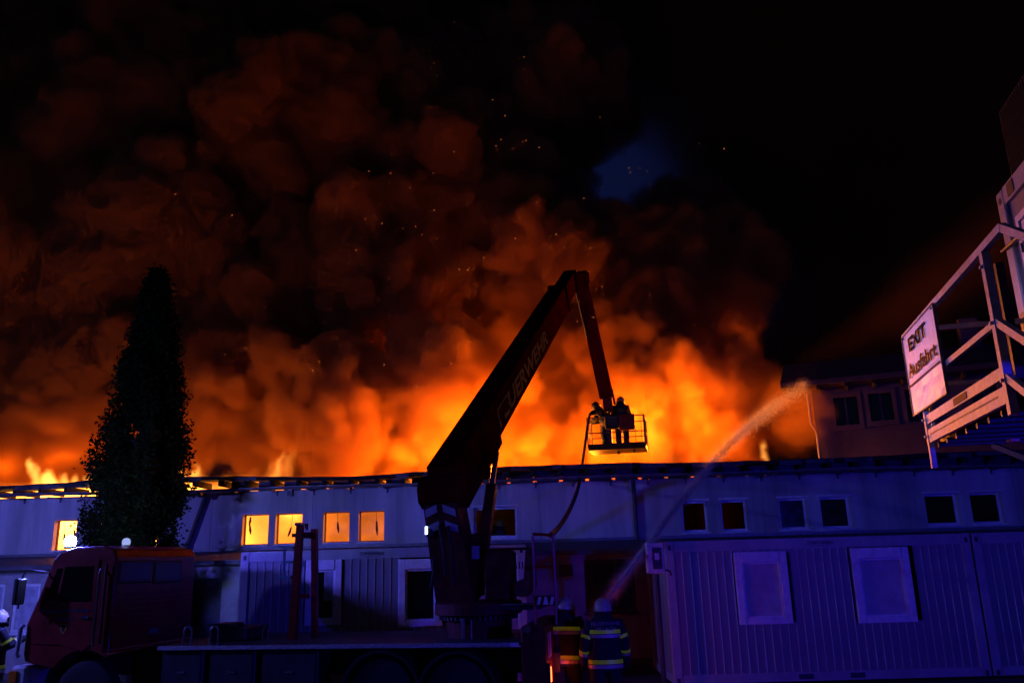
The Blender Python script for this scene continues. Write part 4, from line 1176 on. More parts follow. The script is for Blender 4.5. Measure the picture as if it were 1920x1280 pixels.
# water monitor on the basket
bb('water_monitor', 'dark_steel', MB().tube([(-0.45, -bd - 0.05, 1.1), (-0.55, -bd - 0.1, 1.2), (-0.8, -bd - 0.2, 1.16)], [0.06, 0.07, 0.05], 10))

# ------------------------------------------------------------------ the hose from the basket down to the truck
hp = [P(1128, 772, 26.3), P(1110, 772, 26.2), P(1103, 790, 26.0), P(1096, 840, 24.6), P(1090, 880, 22.2), P(1082, 920, 19.6), P(1068, 955, 17.0), P(1050, 985, 15.0), P(1033, 1003, 13.0)]
def smooth_path(pts, n=6):
    out = []
    for i in range(len(pts) - 1):
        p0, p1, p2, p3 = pts[max(i - 1, 0)], pts[i], pts[i + 1], pts[min(i + 2, len(pts) - 1)]
        for k in range(n):
            t = k / n
            out.append(0.5 * ((2 * p1) + (p2 - p0) * t + (2 * p0 - 5 * p1 + 4 * p2 - p3) * t * t + (3 * p1 - p0 - 3 * p2 + p3) * t ** 3))
    out.append(pts[-1])
    return out
tag(MB().tube(smooth_path(hp), 0.045, 10).build('fire_hose', M['hose'], None, smooth=True), 'dark fire hose hanging from the basket down to the truck gate', 'hose')
# ------------------------------------------------------------------ firefighters
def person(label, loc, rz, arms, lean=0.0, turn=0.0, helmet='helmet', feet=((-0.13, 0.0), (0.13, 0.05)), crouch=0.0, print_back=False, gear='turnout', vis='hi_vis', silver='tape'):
    """standing figure facing local +y; arms = ((elbow, wrist), (elbow, wrist)) for left and right in torso space"""
    root = empty('person', loc, rz)
    tag(root, label, 'firefighter')
    hip_z = 0.95 - crouch
    T = Matrix.Translation((0, 0, hip_z)) @ Matrix.Rotation(-lean, 4, 'X') @ Matrix.Translation((0, 0, -0.95))
    J = {'pelvis': Vector((0, 0, hip_z))}
    def tp(*p): return T @ Vector(p)
    pts, rad, edges = [], [], []
    def v(p, r):
        pts.append(Vector(p)); rad.append(r if isinstance(r, tuple) else (r, r)); return len(pts) - 1
    def e(a, b): edges.append((a, b))
    pel = v(J['pelvis'], (0.15, 0.12))
    wa = v(tp(0, 0, 1.08), (0.15, 0.11)); ch = v(tp(0, 0, 1.3), (0.16, 0.12)); nb = v(tp(0, 0, 1.47), (0.075, 0.075)); nk = v(tp(0, 0.01, 1.5), (0.06, 0.06))
    hd = v(tp(0, 0.03, 1.56), (0.085, 0.1)); ht = v(tp(0, 0.03, 1.66), (0.075, 0.085))
    for a, b in ((pel, wa), (wa, ch), (ch, nb), (nb, nk), (nk, hd), (hd, ht)): e(a, b)
    nose = v(tp(0, 0.135, 1.57), 0.016); e(hd, nose)
    armpts = []
    for s, (el, wr) in zip((-1, 1), arms):
        sh = v(tp(s * 0.19, 0, 1.41), 0.07); e(ch, sh)
        el_ = tp(*el); wr_ = tp(*wr)
        ei = v(el_, 0.052); wi = v(wr_, 0.036)
        e(sh, ei); e(ei, wi)
        dirn = (wr_ - el_).normalized()
        pm = v(wr_ + dirn * 0.06, (0.034, 0.024)); e(wi, pm)
        sd = dirn.cross(Vector((0, 1, 0.2)))
        sd = sd.normalized() if sd.length > 0.1 else Vector((1, 0, 0))
        cu = sd.cross(dirn).normalized()
        for k, ln in enumerate((0.075, 0.085, 0.08, 0.06)):
            b0 = wr_ + dirn * 0.1 + sd * (0.03 - 0.02 * k)
            f0 = v(b0, 0.011); f1 = v(b0 + dirn * ln * 0.5 + cu * 0.015, 0.010); f2 = v(b0 + dirn * ln * 0.75 + cu * 0.045, 0.009)
            e(pm, f0); e(f0, f1); e(f1, f2)
        t0 = v(wr_ + dirn * 0.05 + sd * 0.045, 0.012); t1 = v(wr_ + dirn * 0.09 + sd * 0.06 + cu * 0.03, 0.010); e(wi, t0); e(t0, t1)
        armpts.append((tp(s * 0.19, 0, 1.41), el_, wr_))
    legpts = []
    for s, (fx, fy) in zip((-1, 1), feet):
        hp = Vector((s * 0.1, 0, hip_z - 0.05)); an = Vector((fx, fy, 0.09))
        kn = (hp + an) / 2 + Vector((s * 0.015, 0.04 + crouch * 0.7, 0.02))
        h_ = v(hp, 0.1); k_ = v(kn, 0.07); a_ = v(an, 0.055); t_ = v((fx + s * 0.02, fy + 0.16, 0.05), 0.045); hl = v((fx, fy - 0.05, 0.05), 0.045)
        e(pel, h_); e(h_, k_); e(k_, a_); e(a_, t_); e(a_, hl)
        legpts.append((hp, kn, an))
    me = bpy.data.meshes.new('body')
    me.from_pydata([tuple(p) for p in pts], edges, [])
    bm = bmesh.new(); bm.from_mesh(me)
    lay = bm.verts.layers.skin.verify()
    bm.verts.ensure_lookup_table()
    for i, vv in enumerate(bm.verts):
        vv[lay].radius = rad[i]; vv[lay].use_root = (i == 0)
    bm.to_mesh(me); bm.free()
    me.materials.append(M['glove'])
    body = bpy.data.objects.new('body', me); C.objects.link(body); body.parent = root
    sk = body.modifiers.new('skin', 'SKIN'); sk.use_smooth_shade = True
    sb = body.modifiers.new('smooth', 'SUBSURF'); sb.levels = 1; sb.render_levels = 1
    # coat: lofted rings in torso space
    def loft(rings, n=20):
        vs, fs = [], []
        for (c, rx, ry) in rings:
            for k in range(n):
                t = 2 * math.pi * k / n
                q = (abs(math.cos(t)) ** 0.8) * math.copysign(1, math.cos(t)), (abs(math.sin(t)) ** 0.8) * math.copysign(1, math.sin(t))
                vs.append(T @ (Vector(c) + Vector((q[0] * rx, q[1] * ry, 0))))
        for i in range(len(rings) - 1):
            for k in range(n):
                fs.append((i * n + k, i * n + (k + 1) % n, (i + 1) * n + (k + 1) % n, (i + 1) * n + k))
        return vs, fs
    R_ = [((0, 0, 0.76), 0.245, 0.17), ((0, 0, 0.85), 0.25, 0.175), ((0, 0, 1.0), 0.235, 0.165), ((0, 0, 1.15), 0.235, 0.165), ((0, 0, 1.3), 0.25, 0.165), ((0, 0, 1.4), 0.235, 0.145), ((0, 0, 1.47), 0.16, 0.115), ((0, 0.01, 1.51), 0.105, 0.1), ((0, 0.01, 1.56), 0.1, 0.1)]
    vs, fs = loft(R_)
    coat = MB().add(vs, fs).build('coat', M[gear], root, smooth=True)
    def band(z, h, m, grow=0.006):
        def at(zz):
            zz_ = [r[0][2] for r in R_]
            return np.interp(zz, zz_, [r[1] for r in R_]) + grow, np.interp(zz, zz_, [r[2] for r in R_]) + grow
        (a, b), (c, d) = at(z), at(z + h)
        vs, fs = loft([((0, 0, z), a, b), ((0, 0, z + h), c, d)])
        MB().add(vs, fs).build('reflective_band', M[m], coat)
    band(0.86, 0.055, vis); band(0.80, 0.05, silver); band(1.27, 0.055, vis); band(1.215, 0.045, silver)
    for (sh, el, wr) in armpts:
        sl = MB().tube([sh + (sh - el).normalized() * 0.03, sh.lerp(el, 0.5), el, el.lerp(wr, 0.5), wr], [0.095, 0.085, 0.078, 0.07, 0.065], 12).build('sleeve', M[gear], root, smooth=True)
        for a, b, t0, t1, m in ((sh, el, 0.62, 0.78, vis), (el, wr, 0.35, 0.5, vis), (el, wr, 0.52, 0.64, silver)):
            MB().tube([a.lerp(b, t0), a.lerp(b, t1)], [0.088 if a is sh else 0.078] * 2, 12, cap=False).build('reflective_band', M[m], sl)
    for (hp, kn, an) in legpts:
        tr = MB().tube([hp + Vector((0, 0, 0.05)), hp.lerp(kn, 0.5), kn, kn.lerp(an, 0.5), an], [0.125, 0.118, 0.1, 0.095, 0.1], 12).build('trouser_leg', M[gear], root, smooth=True)
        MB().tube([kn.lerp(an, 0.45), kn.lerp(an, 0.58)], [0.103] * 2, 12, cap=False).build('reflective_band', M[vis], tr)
        an2 = an
        MB().tube([an + Vector((0, 0, 0.06)), an, an + Vector((0, 0.02, -0.04))], [0.07, 0.07, 0.075], 10).tube([an + Vector((0, -0.06, -0.04)), an + Vector((0, 0.08, -0.04)), an + Vector((0, 0.2, -0.055))], [0.045, 0.05, 0.035], 10).build('boot', M['rubber'], root, smooth=True)
    # helmet with comb, brim, neck guard, visor
    Hm = T @ Matrix.Translation((0, 0.03, 1.59)) @ Matrix.Rotation(turn, 4, 'Z')
    hm = MB().lathe([(0.14, -0.03), (0.145, 0.0), (0.14, 0.06), (0.115, 0.12), (0.07, 0.158), (0.01, 0.17)], 20, Hm @ Matrix.Diagonal((0.92, 1.08, 1, 1)))
    hl = hm.build('helmet', M[helmet], root, smooth=True)
    MB().prism([(-0.15, 0.03), (-0.12, 0.12), (-0.05, 0.172), (0.05, 0.18), (0.13, 0.12), (0.15, 0.05), (0.1, 0.1), (0.04, 0.15), (-0.05, 0.15), (-0.1, 0.1)], 'x', -0.012, 0.012, Hm).build('helmet_comb', M[helmet], hl)
    MB().lathe([(0.135, -0.05), (0.16, -0.035), (0.16, -0.022), (0.14, -0.015)], 20, Hm @ Matrix.Diagonal((0.95, 1.1, 1, 1))).build('helmet_brim', M['black'], hl)
    vz = []
    for z in (-0.10, 0.05):
        for k in range(9):
            t = R(20) + R(140) * k / 8
            vz.append(Hm @ Vector((0.142 * math.cos(t), 0.16 * math.sin(t), z)))
    MB().add(vz, [(k, k + 1, 9 + k + 1, 9 + k) for k in range(8)]).build('visor', M['glass'], hl)
    ng = []
    for z, r in ((-0.02, 0.13), (-0.1, 0.135), (-0.17, 0.16)):
        for k in range(11):
            t = R(170) + R(200) * k / 10
            ng.append(Hm @ Vector((r * 0.95 * math.cos(t), r * 1.05 * math.sin(t), z)))
    MB().add(ng, [(i * 11 + k, i * 11 + k + 1, (i + 1) * 11 + k + 1, (i + 1) * 11 + k) for i in range(2) for k in range(10)]).build('neck_guard', M['turnout'], hl, smooth=True)
    fc = MB()
    for s in (-1, 1):
        fc.lathe([(0.002, 0.012), (0.011, 0.006), (0.012, 0), (0.004, -0.008)], 8, Hm @ Matrix.Translation((s * 0.034, 0.09, -0.02)) @ Matrix.Rotation(R(-90), 4, 'X'))
    fc.build('eyes', M['white_paint'], root)
    if print_back:
        for txt, z, sz in (('FEUERWEHR', 1.405, 0.075), ('VILLACH', 1.335, 0.075)):
            mm = T @ frame_mtx((0, -0.172 if z < 1.38 else -0.158, z), (1, 0, 0), (0, -0.12, 1))
            lettering(txt, sz, M['print_grey'], coat, mm)
    return root

DOWN = lambda s, sp=0.30: ((s * sp, -0.02, 1.14), (s * (sp + 0.02), 0.08, 0.88))
ff = P(1133, 1190, 12.7)
person('firefighter with pale helmet and bright reflective bands seen from behind beside the water jet', (ff.x, ff.y, 0), R(3), (DOWN(-1, 0.29), DOWN(1, 0.29)), turn=R(-12), print_back=True)
f2 = P(1064, 1190, 12.5)
person('firefighter aiming the nozzle, half hidden by the rear of the truck', (f2.x, f2.y + 0.75, 0), R(-20), (((-0.22, 0.16, 1.14), (-0.05, 0.36, 1.12)), ((0.27, 0.14, 1.14), (0.17, 0.38, 1.2))), turn=R(-15), lean=R(6))
f3 = P(2, 1190, 14.2)
person('firefighter in dark coat cut off at the left edge beside the truck cab', (f3.x - 0.1, f3.y, 0), R(-35), (DOWN(-1), ((0.26, 0.12, 1.2), (0.2, 0.35, 1.3))), turn=R(10))
# in the basket, on its floor
bz = bc.z + 0.06
BKR = -TY + R(-2)
def BK(x, y): return Vector((bc.x, bc.y, bz)) + Matrix.Rotation(BKR, 3, 'Z') @ Vector((x, y, 0))
q = BK(0.16, -0.02)
person('firefighter standing upright in the raised basket', q, BKR + R(10), (((-0.27, 0.1, 1.16), (-0.22, 0.3, 1.1)), ((0.27, 0.1, 1.16), (0.22, 0.3, 1.1))), turn=R(20), vis='dull_band', silver='dull_band')
q = BK(-0.36, 0.0)
person('firefighter bending over the water monitor in the raised basket', q, BKR + R(70), (((-0.25, 0.15, 1.15), (-0.15, 0.38, 1.2)), ((0.25, 0.15, 1.15), (0.15, 0.38, 1.2))), lean=R(30), turn=R(0), helmet='black', vis='dull_band', silver='dull_band')
# in the wide window
wx = BL(925, 985)[0]
q = BW(wx, 0.75, 1.6)
person('firefighter with green helmet silhouetted in the glowing wide window', (q.x, q.y, 1.62), R(-60), (((-0.27, 0.1, 1.16), (-0.2, 0.34, 1.2)), ((0.27, 0.14, 1.18), (0.22, 0.4, 1.22))), turn=R(10), helmet='helmet_green', lean=R(8), vis='dull_band', silver='dull_band')

# ------------------------------------------------------------------ water jets
m = bpy.data.materials.new('water_spray'); m.use_nodes = True
nt = m.node_tree; nt.nodes.clear()
out = nt.nodes.new('ShaderNodeOutputMaterial'); tr = nt.nodes.new('ShaderNodeBsdfTransparent'); df = nt.nodes.new('ShaderNodeBsdfDiffuse'); tl = nt.nodes.new('ShaderNodeBsdfTranslucent')
df.inputs[0].default_value = (0.8, 0.8, 0.8, 1); tl.inputs[0].default_value = (0.8, 0.8, 0.8, 1)
ad = nt.nodes.new('ShaderNodeMixShader'); ad.inputs[0].default_value = 0.5
nt.links.new(df.outputs[0], ad.inputs[1]); nt.links.new(tl.outputs[0], ad.inputs[2])
tcn = nt.nodes.new('ShaderNodeTexCoord'); nz = nt.nodes.new('ShaderNodeTexNoise'); nz.inputs['Scale'].default_value = 7; nz.inputs['Detail'].default_value = 6
nt.links.new(tcn.outputs['Object'], nz.inputs['Vector'])
mr = nt.nodes.new('ShaderNodeMapRange'); mr.inputs['From Min'].default_value = 0.35; mr.inputs['From Max'].default_value = 0.7; mr.inputs['To Min'].default_value = 0.3; mr.inputs['To Max'].default_value = 0.8
nt.links.new(nz.outputs['Fac'], mr.inputs[0])
mx = nt.nodes.new('ShaderNodeMixShader')
nt.links.new(mr.outputs[0], mx.inputs[0]); nt.links.new(tr.outputs[0], mx.inputs[1]); nt.links.new(ad.outputs[0], mx.inputs[2]); nt.links.new(mx.outputs[0], out.inputs[0])
M['spray'] = m
m2 = m.copy(); m2.name = 'water_stream'
for n_ in m2.node_tree.nodes:
    if n_.bl_idname == 'ShaderNodeMapRange':
        n_.inputs['To Min'].default_value = 0.12; n_.inputs['To Max'].default_value = 0.5
M['stream'] = m2
def mist(name, density):
    m = bpy.data.materials.new(name); m.use_nodes = True
    nt = m.node_tree; nt.nodes.clear()
    out = nt.nodes.new('ShaderNodeOutputMaterial'); v = nt.nodes.new('ShaderNodeVolumePrincipled')
    v.inputs['Color'].default_value = (0.9, 0.9, 0.92, 1); v.inputs['Density'].default_value = density; v.inputs['Anisotropy'].default_value = 0.3
    nt.links.new(v.outputs[0], out.inputs['Volume'])
    return m
jp = smooth_path([P(1106, 1166, 12.95), P(1142, 1118, 13.9), P(1214, 1020, 16.0), P(1283, 926, 18.6), P(1372, 823, 21.8), P(1440, 764, 24.0), P(1512, 712, 26.2)], 10)
jet = empty('water_jet', jp[0]); jo = jp[0]
tag(jet, 'thin water jet rising from the nozzle over the roof into the smoke', 'water jet')
rj = random.Random(8)
nj = len(jp)
def jet_at(t):
    x = t * (nj - 1); i = min(int(x), nj - 2)
    return jp[i].lerp(jp[i + 1], x - i), (jp[i + 1] - jp[i]).normalized()
for s in range(3):                                        # the still unbroken stream close to the nozzle
    ph = s * 2.1; pts, rr = [], []
    for i in range(46):
        t = 0.5 * i / 45; c, dr = jet_at(t)
        pts.append(c - jo + Vector((math.cos(ph + t * 9), 0, math.sin(ph + t * 9))) * (0.004 + 0.05 * t)); rr.append((0.012 + 0.035 * t) * (1 if t < 0.4 else max(0.05, (0.5 - t) / 0.1)))
    MB().tube(pts, rr, 6, cap=False).build('stream', M['stream'], jet, smooth=True)
dv, df_ = [], []
for k in range(20000):                                    # droplets and short streaks of water
    t = rj.random() ** 0.85
    c, dr = jet_at(t)
    sp = 0.004 + 0.075 * t ** 1.3
    c = c - jo + Vector((rj.gauss(0, sp), rj.gauss(0, sp), rj.gauss(0, sp) - abs(rj.gauss(0, 0.22 * t * t))))
    ln = rj.uniform(0.02, 0.16) * (1.15 - t); w_ = rj.uniform(0.002, 0.005) * (1 + 0.6 * t)
    sd = dr.cross(Vector((rj.gauss(0, 1), rj.gauss(0, 1), rj.gauss(0, 1)))).normalized(); s2 = dr.cross(sd)
    o_ = len(dv)
    dv += [tuple(c - dr * ln), tuple(c + sd * w_), tuple(c - sd * w_ * 0.5 + s2 * w_), tuple(c - sd * w_ * 0.5 - s2 * w_), tuple(c + dr * ln)]
    df_ += [(o_, o_ + 1, o_ + 2), (o_, o_ + 2, o_ + 3), (o_, o_ + 3, o_ + 1), (o_ + 4, o_ + 2, o_ + 1), (o_ + 4, o_ + 3, o_ + 2), (o_ + 4, o_ + 1, o_ + 3)]
me = bpy.data.meshes.new('droplets'); me.from_pydata(dv, [], df_); me.materials.append(M['spray'])
dro = bpy.data.objects.new('droplets', me); C.objects.link(dro); dro.parent = jet; dro['kind'] = 'stuff'
JET = (jp, jo, jet)
# nozzle and hose in the hands of the second firefighter
nd = (jp[1] - jp[0]).normalized()
nzl = empty('nozzle', jp[0] - nd * 0.02)
tag(nzl, 'metal hose nozzle held by the firefighter behind the truck', 'nozzle')
MB().tube([-nd * 0.36, -nd * 0.2, -nd * 0.05, nd * 0.01], [0.032, 0.03, 0.024, 0.02], 12).build('barrel', M['chrome'], nzl, smooth=True)
MB().tube([-nd * 0.22, -nd * 0.22 + Vector((0, 0.02, -0.14))], 0.016, 8).build('grip', M['black'], nzl)
# embers
v, f = [], []
re = random.Random(4)
for k in range(300):
    px = re.gauss(880, 260); py = re.uniform(20, 800) if re.random() < 0.3 else re.gauss(480, 150)
    c = P(px, py, re.uniform(22, 26)); s = re.choice((0.003, 0.003, 0.004, 0.004, 0.005, 0.008))
    o = len(v)
    v += [(c.x - s, c.y, c.z), (c.x + s, c.y, c.z), (c.x, c.y - s, c.z), (c.x, c.y + s, c.z), (c.x, c.y, c.z - s), (c.x, c.y, c.z + s)]
    for a, b, cc in ((0, 2, 5), (2, 1, 5), (1, 3, 5), (3, 0, 5), (2, 0, 4), (1, 2, 4), (3, 1, 4), (0, 3, 4)):
        f.append((o + a, o + b, o + cc))
em = MB().add(v, f).build('embers', glow('ember', (1.0, 0.25, 0.04), 5.0))
tag(em, 'tiny orange embers flying up through the smoke', 'embers', kind='stuff')
# ------------------------------------------------------------------ smoke and fire (real volumes)
def vnoise(shape, cell, origin, seed, octaves=4, gain=0.5):
    """smooth value noise on a voxel grid, in voxels; returns about -1..1"""
    out = np.zeros(shape, np.float32)
    amp, tot = 1.0, 0.0
    rs = np.random.RandomState(seed)
    for o in range(octaves):
        n = [int(s / cell) + 3 for s in shape]
        lat = rs.rand(*n).astype(np.float32) * 2 - 1
        for ax in range(3):
            t = np.arange(shape[ax], dtype=np.float32) / cell
            i = t.astype(int)
            f = t - i
            f = f * f * (3 - 2 * f)
            sh = [1, 1, 1]; sh[ax] = -1
            f = f.reshape(sh)
            lat = np.take(lat, i, ax) * (1 - f) + np.take(lat, i + 1, ax) * f
        out += amp * lat
        tot += amp
        amp *= gain
        cell = cell / 2.0
        if cell < 1.5:
            break
    return out / tot * 1.6

def smoothstep(a, b, x):
    t = np.clip((x - a) / (b - a), 0, 1)
    return t * t * (3 - 2 * t)

def volume_object(name, dens, lo, voxel, mat):
    """a volume whose density comes from the numpy grid (stored as one vertex per voxel of its own mesh)"""
    nx, ny, nz = dens.shape
    n = nx * ny * nz
    me = bpy.data.meshes.new(name)
    me.vertices.add(n)
    a = me.attributes.new('density_value', 'FLOAT', 'POINT')
    a.data.foreach_set('value', np.ascontiguousarray(dens.transpose(2, 1, 0)).ravel().astype(np.float32))
    o = bpy.data.objects.new(name, me)
    C.objects.link(o)
    g = bpy.data.node_groups.new(name, 'GeometryNodeTree')
    g.interface.new_socket('Geometry', in_out='INPUT', socket_type='NodeSocketGeometry')
    g.interface.new_socket('Geometry', in_out='OUTPUT', socket_type='NodeSocketGeometry')
    N, L = g.nodes, g.links
    gi, go = N.new('NodeGroupInput'), N.new('NodeGroupOutput')
    pos = N.new('GeometryNodeInputPosition')
    sub = N.new('ShaderNodeVectorMath'); sub.operation = 'SUBTRACT'
    sub.inputs[1].default_value = lo
    sc = N.new('ShaderNodeVectorMath'); sc.operation = 'SCALE'
    sc.inputs['Scale'].default_value = 1.0 / voxel
    L.new(pos.outputs[0], sub.inputs[0]); L.new(sub.outputs[0], sc.inputs[0])
    sep = N.new('ShaderNodeSeparateXYZ'); L.new(sc.outputs[0], sep.inputs[0])
    def m(op, a, b=None, c=None):
        q = N.new('ShaderNodeMath'); q.operation = op
        for i, v in enumerate((a, b, c)):
            if v is None: continue
            if isinstance(v, (int, float)): q.inputs[i].default_value = v
            else: L.new(v, q.inputs[i])
        return q.outputs[0]
    def im(op, a, b):
        q = N.new('FunctionNodeIntegerMath'); q.operation = op
        for i, v in enumerate((a, b)):
            if isinstance(v, int): q.inputs[i].default_value = v
            else: L.new(v, q.inputs[i])
        return q.outputs[0]
    def toint(v, top):
        q = N.new('FunctionNodeFloatToInt'); q.rounding_mode = 'ROUND'
        L.new(m('MINIMUM', m('MAXIMUM', v, 0.0), float(top)), q.inputs[0])
        return q.outputs[0]
    ix, iy, iz = (toint(sep.outputs[k], s - 1) for k, s in enumerate((nx, ny, nz)))
    idx = im('ADD', ix, im('MULTIPLY', im('ADD', iy, im('MULTIPLY', iz, ny)), nx))
    si = N.new('GeometryNodeSampleIndex'); si.data_type = 'FLOAT'; si.domain = 'POINT'; si.clamp = True
    na = N.new('GeometryNodeInputNamedAttribute'); na.data_type = 'FLOAT'; na.inputs['Name'].default_value = 'density_value'
    L.new(gi.outputs[0], si.inputs['Geometry'])
    L.new(na.outputs['Attribute'], si.inputs['Value'])
    L.new(idx, si.inputs['Index'])
    vc = N.new('GeometryNodeVolumeCube')
    L.new(si.outputs[0], vc.inputs['Density'])
    vc.inputs['Background'].default_value = 0.0
    vc.inputs['Min'].default_value = lo
    vc.inputs['Max'].default_value = [lo[k] + (dens.shape[k] - 1) * voxel for k in range(3)]
    vc.inputs['Resolution X'].default_value = nx
    vc.inputs['Resolution Y'].default_value = ny
    vc.inputs['Resolution Z'].default_value = nz
    sm = N.new('GeometryNodeSetMaterial'); sm.inputs['Material'].default_value = mat
    L.new(vc.outputs[0], sm.inputs[0]); L.new(sm.outputs[0], go.inputs[0])
    md = o.modifiers.new('volume', 'NODES'); md.node_group = g
    me.materials.append(mat)
    o['kind'] = 'stuff'
    return o

def splat(F, lo, vox, c, r):
    """union of soft balls: F = max(F, 1 - dist / r)"""
    i0 = [max(0, int((c[k] - r - lo[k]) / vox)) for k in range(3)]
    i1 = [min(F.shape[k], int((c[k] + r - lo[k]) / vox) + 2) for k in range(3)]
    if any(i1[k] <= i0[k] for k in range(3)):
        return
    ax = [(lo[k] + np.arange(i0[k], i1[k]) * vox - c[k]).astype(np.float32) for k in range(3)]
    d = np.sqrt(ax[0][:, None, None] ** 2 + ax[1][None, :, None] ** 2 + ax[2][None, None, :] ** 2)
    s = F[i0[0]:i1[0], i0[1]:i1[1], i0[2]:i1[2]]
    np.maximum(s, (1 - d / r) * min(r, 2.0), out=s)          # in metres of depth below the surface, capped

def build_smoke():
    vox = 0.2
    lo = (-36.0, 25.2, 4.2)
    hi = (33.0, 48.0, 39.0)
    shape = tuple(int((hi[k] - lo[k]) / vox) for k in range(3))
    rnd = random.Random(5)
    F = np.full(shape, -1.0, np.float32)
    # main puffs: (px, py, distance, radius, spread, count)
    groups = SMOKE_GROUPS
    mains = []
    for px, py, Y, r, sp, n in groups:
        c0 = P(px, py, Y)
        for k in range(n):
            q = Vector((rnd.gauss(0, 1), rnd.gauss(0, 1) * 0.6, rnd.gauss(0, 1) * 0.8)) * sp if k else Vector((0, 0, 0))
            mains.append((c0 + q, r * rnd.uniform(0.75, 1.15)))
    def onball():
        nonlocal rnd
        while True:
            v = Vector((rnd.uniform(-1, 1), rnd.uniform(-1, 1), rnd.uniform(-1, 1)))
            if 0.1 < v.length < 1:
                v.normalize()
                if v.y < 0.35:                                # the side that can be seen
                    return v
    for im_, (c, r) in enumerate(mains):
        rnd = random.Random(100 + im_)
        splat(F, lo, vox, c, r)
        for k in range(int(10 + r * 5)):
            v = onball(); r2 = r * rnd.uniform(0.28, 0.5)
            c2 = c + v * r * 0.85
            splat(F, lo, vox, c2, r2)
            if r2 > 0.75:
                for j in range(7):
                    w = onball(); r3 = r2 * rnd.uniform(0.3, 0.5)
                    splat(F, lo, vox, c2 + w * r2 * 0.9, r3)
    n1 = vnoise(shape, 14, lo, 1, 4, 0.55)
    n2 = vnoise(shape, 60, lo, 2, 4, 0.5)
    nb = 1 - np.abs(vnoise(shape, 7, lo, 7, 3, 0.6)) * 2.2            # billows: rounded lumps with sharp creases
    body = smoothstep(0.0, 0.2, F + n1 * 0.28 + nb * 0.22 - 0.12)
    dens = body * (1.0 + 0.9 * n1 + 0.6 * n2).clip(0.12, 3)
    xe = P(1400, 800, 29).x                                  # what the water jet drives forward on the right is thin steam
    xs_ = (lo[0] + np.arange(shape[0]) * vox)[:, None, None]; ys_ = (lo[1] + np.arange(shape[1]) * vox)[None, :, None]
    dens = dens * (1 - 0.88 * smoothstep(xe - 1.6, xe + 0.8, xs_) * smoothstep(31.0, 29.6, ys_)).astype(np.float32)
    # thin dark veil that drifts over the whole sky, open where the dusk shows through
    X = (lo[0] + np.arange(shape[0]) * vox)[:, None, None]
    Y = (lo[1] + np.arange(shape[1]) * vox)[None, :, None]
    Z = (lo[2] + np.arange(shape[2]) * vox)[None, None, :]
    veil = smoothstep(-1.0, 0.2, n2) * smoothstep(38, 41, Y + 0 * Z) * 0.5
    gap = P(1145, 305, 43)
    g = ((X - gap.x) / 4.2) ** 2 + ((Z - gap.z) / 4.4) ** 2
    veil = veil * smoothstep(0.1, 3.2, g + n2 * 1.6 + n1 * 0.6) * smoothstep(5.5, 12, Z)
    # drifting spray of a second jet, a faint streak towards the right
    s0, s1 = P(1470, 735, 29.0), P(1900, 470, 29.0)
    ax = (s1 - s0); ln = ax.length; ax = ax / ln
    t = (X - s0.x) * ax.x + (Z - s0.z) * ax.z
    q = np.sqrt(np.maximum((X - s0.x) ** 2 + (Z - s0.z) ** 2 - t ** 2, 0) + (Y - 29.0) ** 2)
    u = t / ln
    veil = veil + 0.10 * np.exp(-(q / (0.35 + 1.1 * u.clip(0, 1))) ** 2) * smoothstep(-0.05, 0.1, u) * (0.7 + 0.7 * n1).clip(0.1, 2)
    dens = dens + veil.astype(np.float32)
    # fade out at the borders of the grid
    for ax in range(3):
        t = np.arange(shape[ax], dtype=np.float32)
        e = np.clip(np.minimum(t, shape[ax] - 1 - t) / 5.0, 0, 1)
        sh = [1, 1, 1]; sh[ax] = -1
        dens *= e.reshape(sh)
    dens[dens < 0.004] = 0
    m = bpy.data.materials.new('smoke'); m.use_nodes = True
    nt = m.node_tree; nt.nodes.clear()
    out = nt.nodes.new('ShaderNodeOutputMaterial')
    v = nt.nodes.new('ShaderNodeVolumePrincipled')
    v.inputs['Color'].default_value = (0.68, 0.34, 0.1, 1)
    v.inputs['Density'].default_value = SMOKE_DENSITY
    v.inputs['Density Attribute'].default_value = 'density'
    v.inputs['Anisotropy'].default_value = 0.25
    nt.links.new(v.outputs[0], out.inputs['Volume'])
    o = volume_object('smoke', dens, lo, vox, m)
    o['label'] = 'dark billowing smoke lit orange from the burning roof'
    o['category'] = 'smoke'
    return o

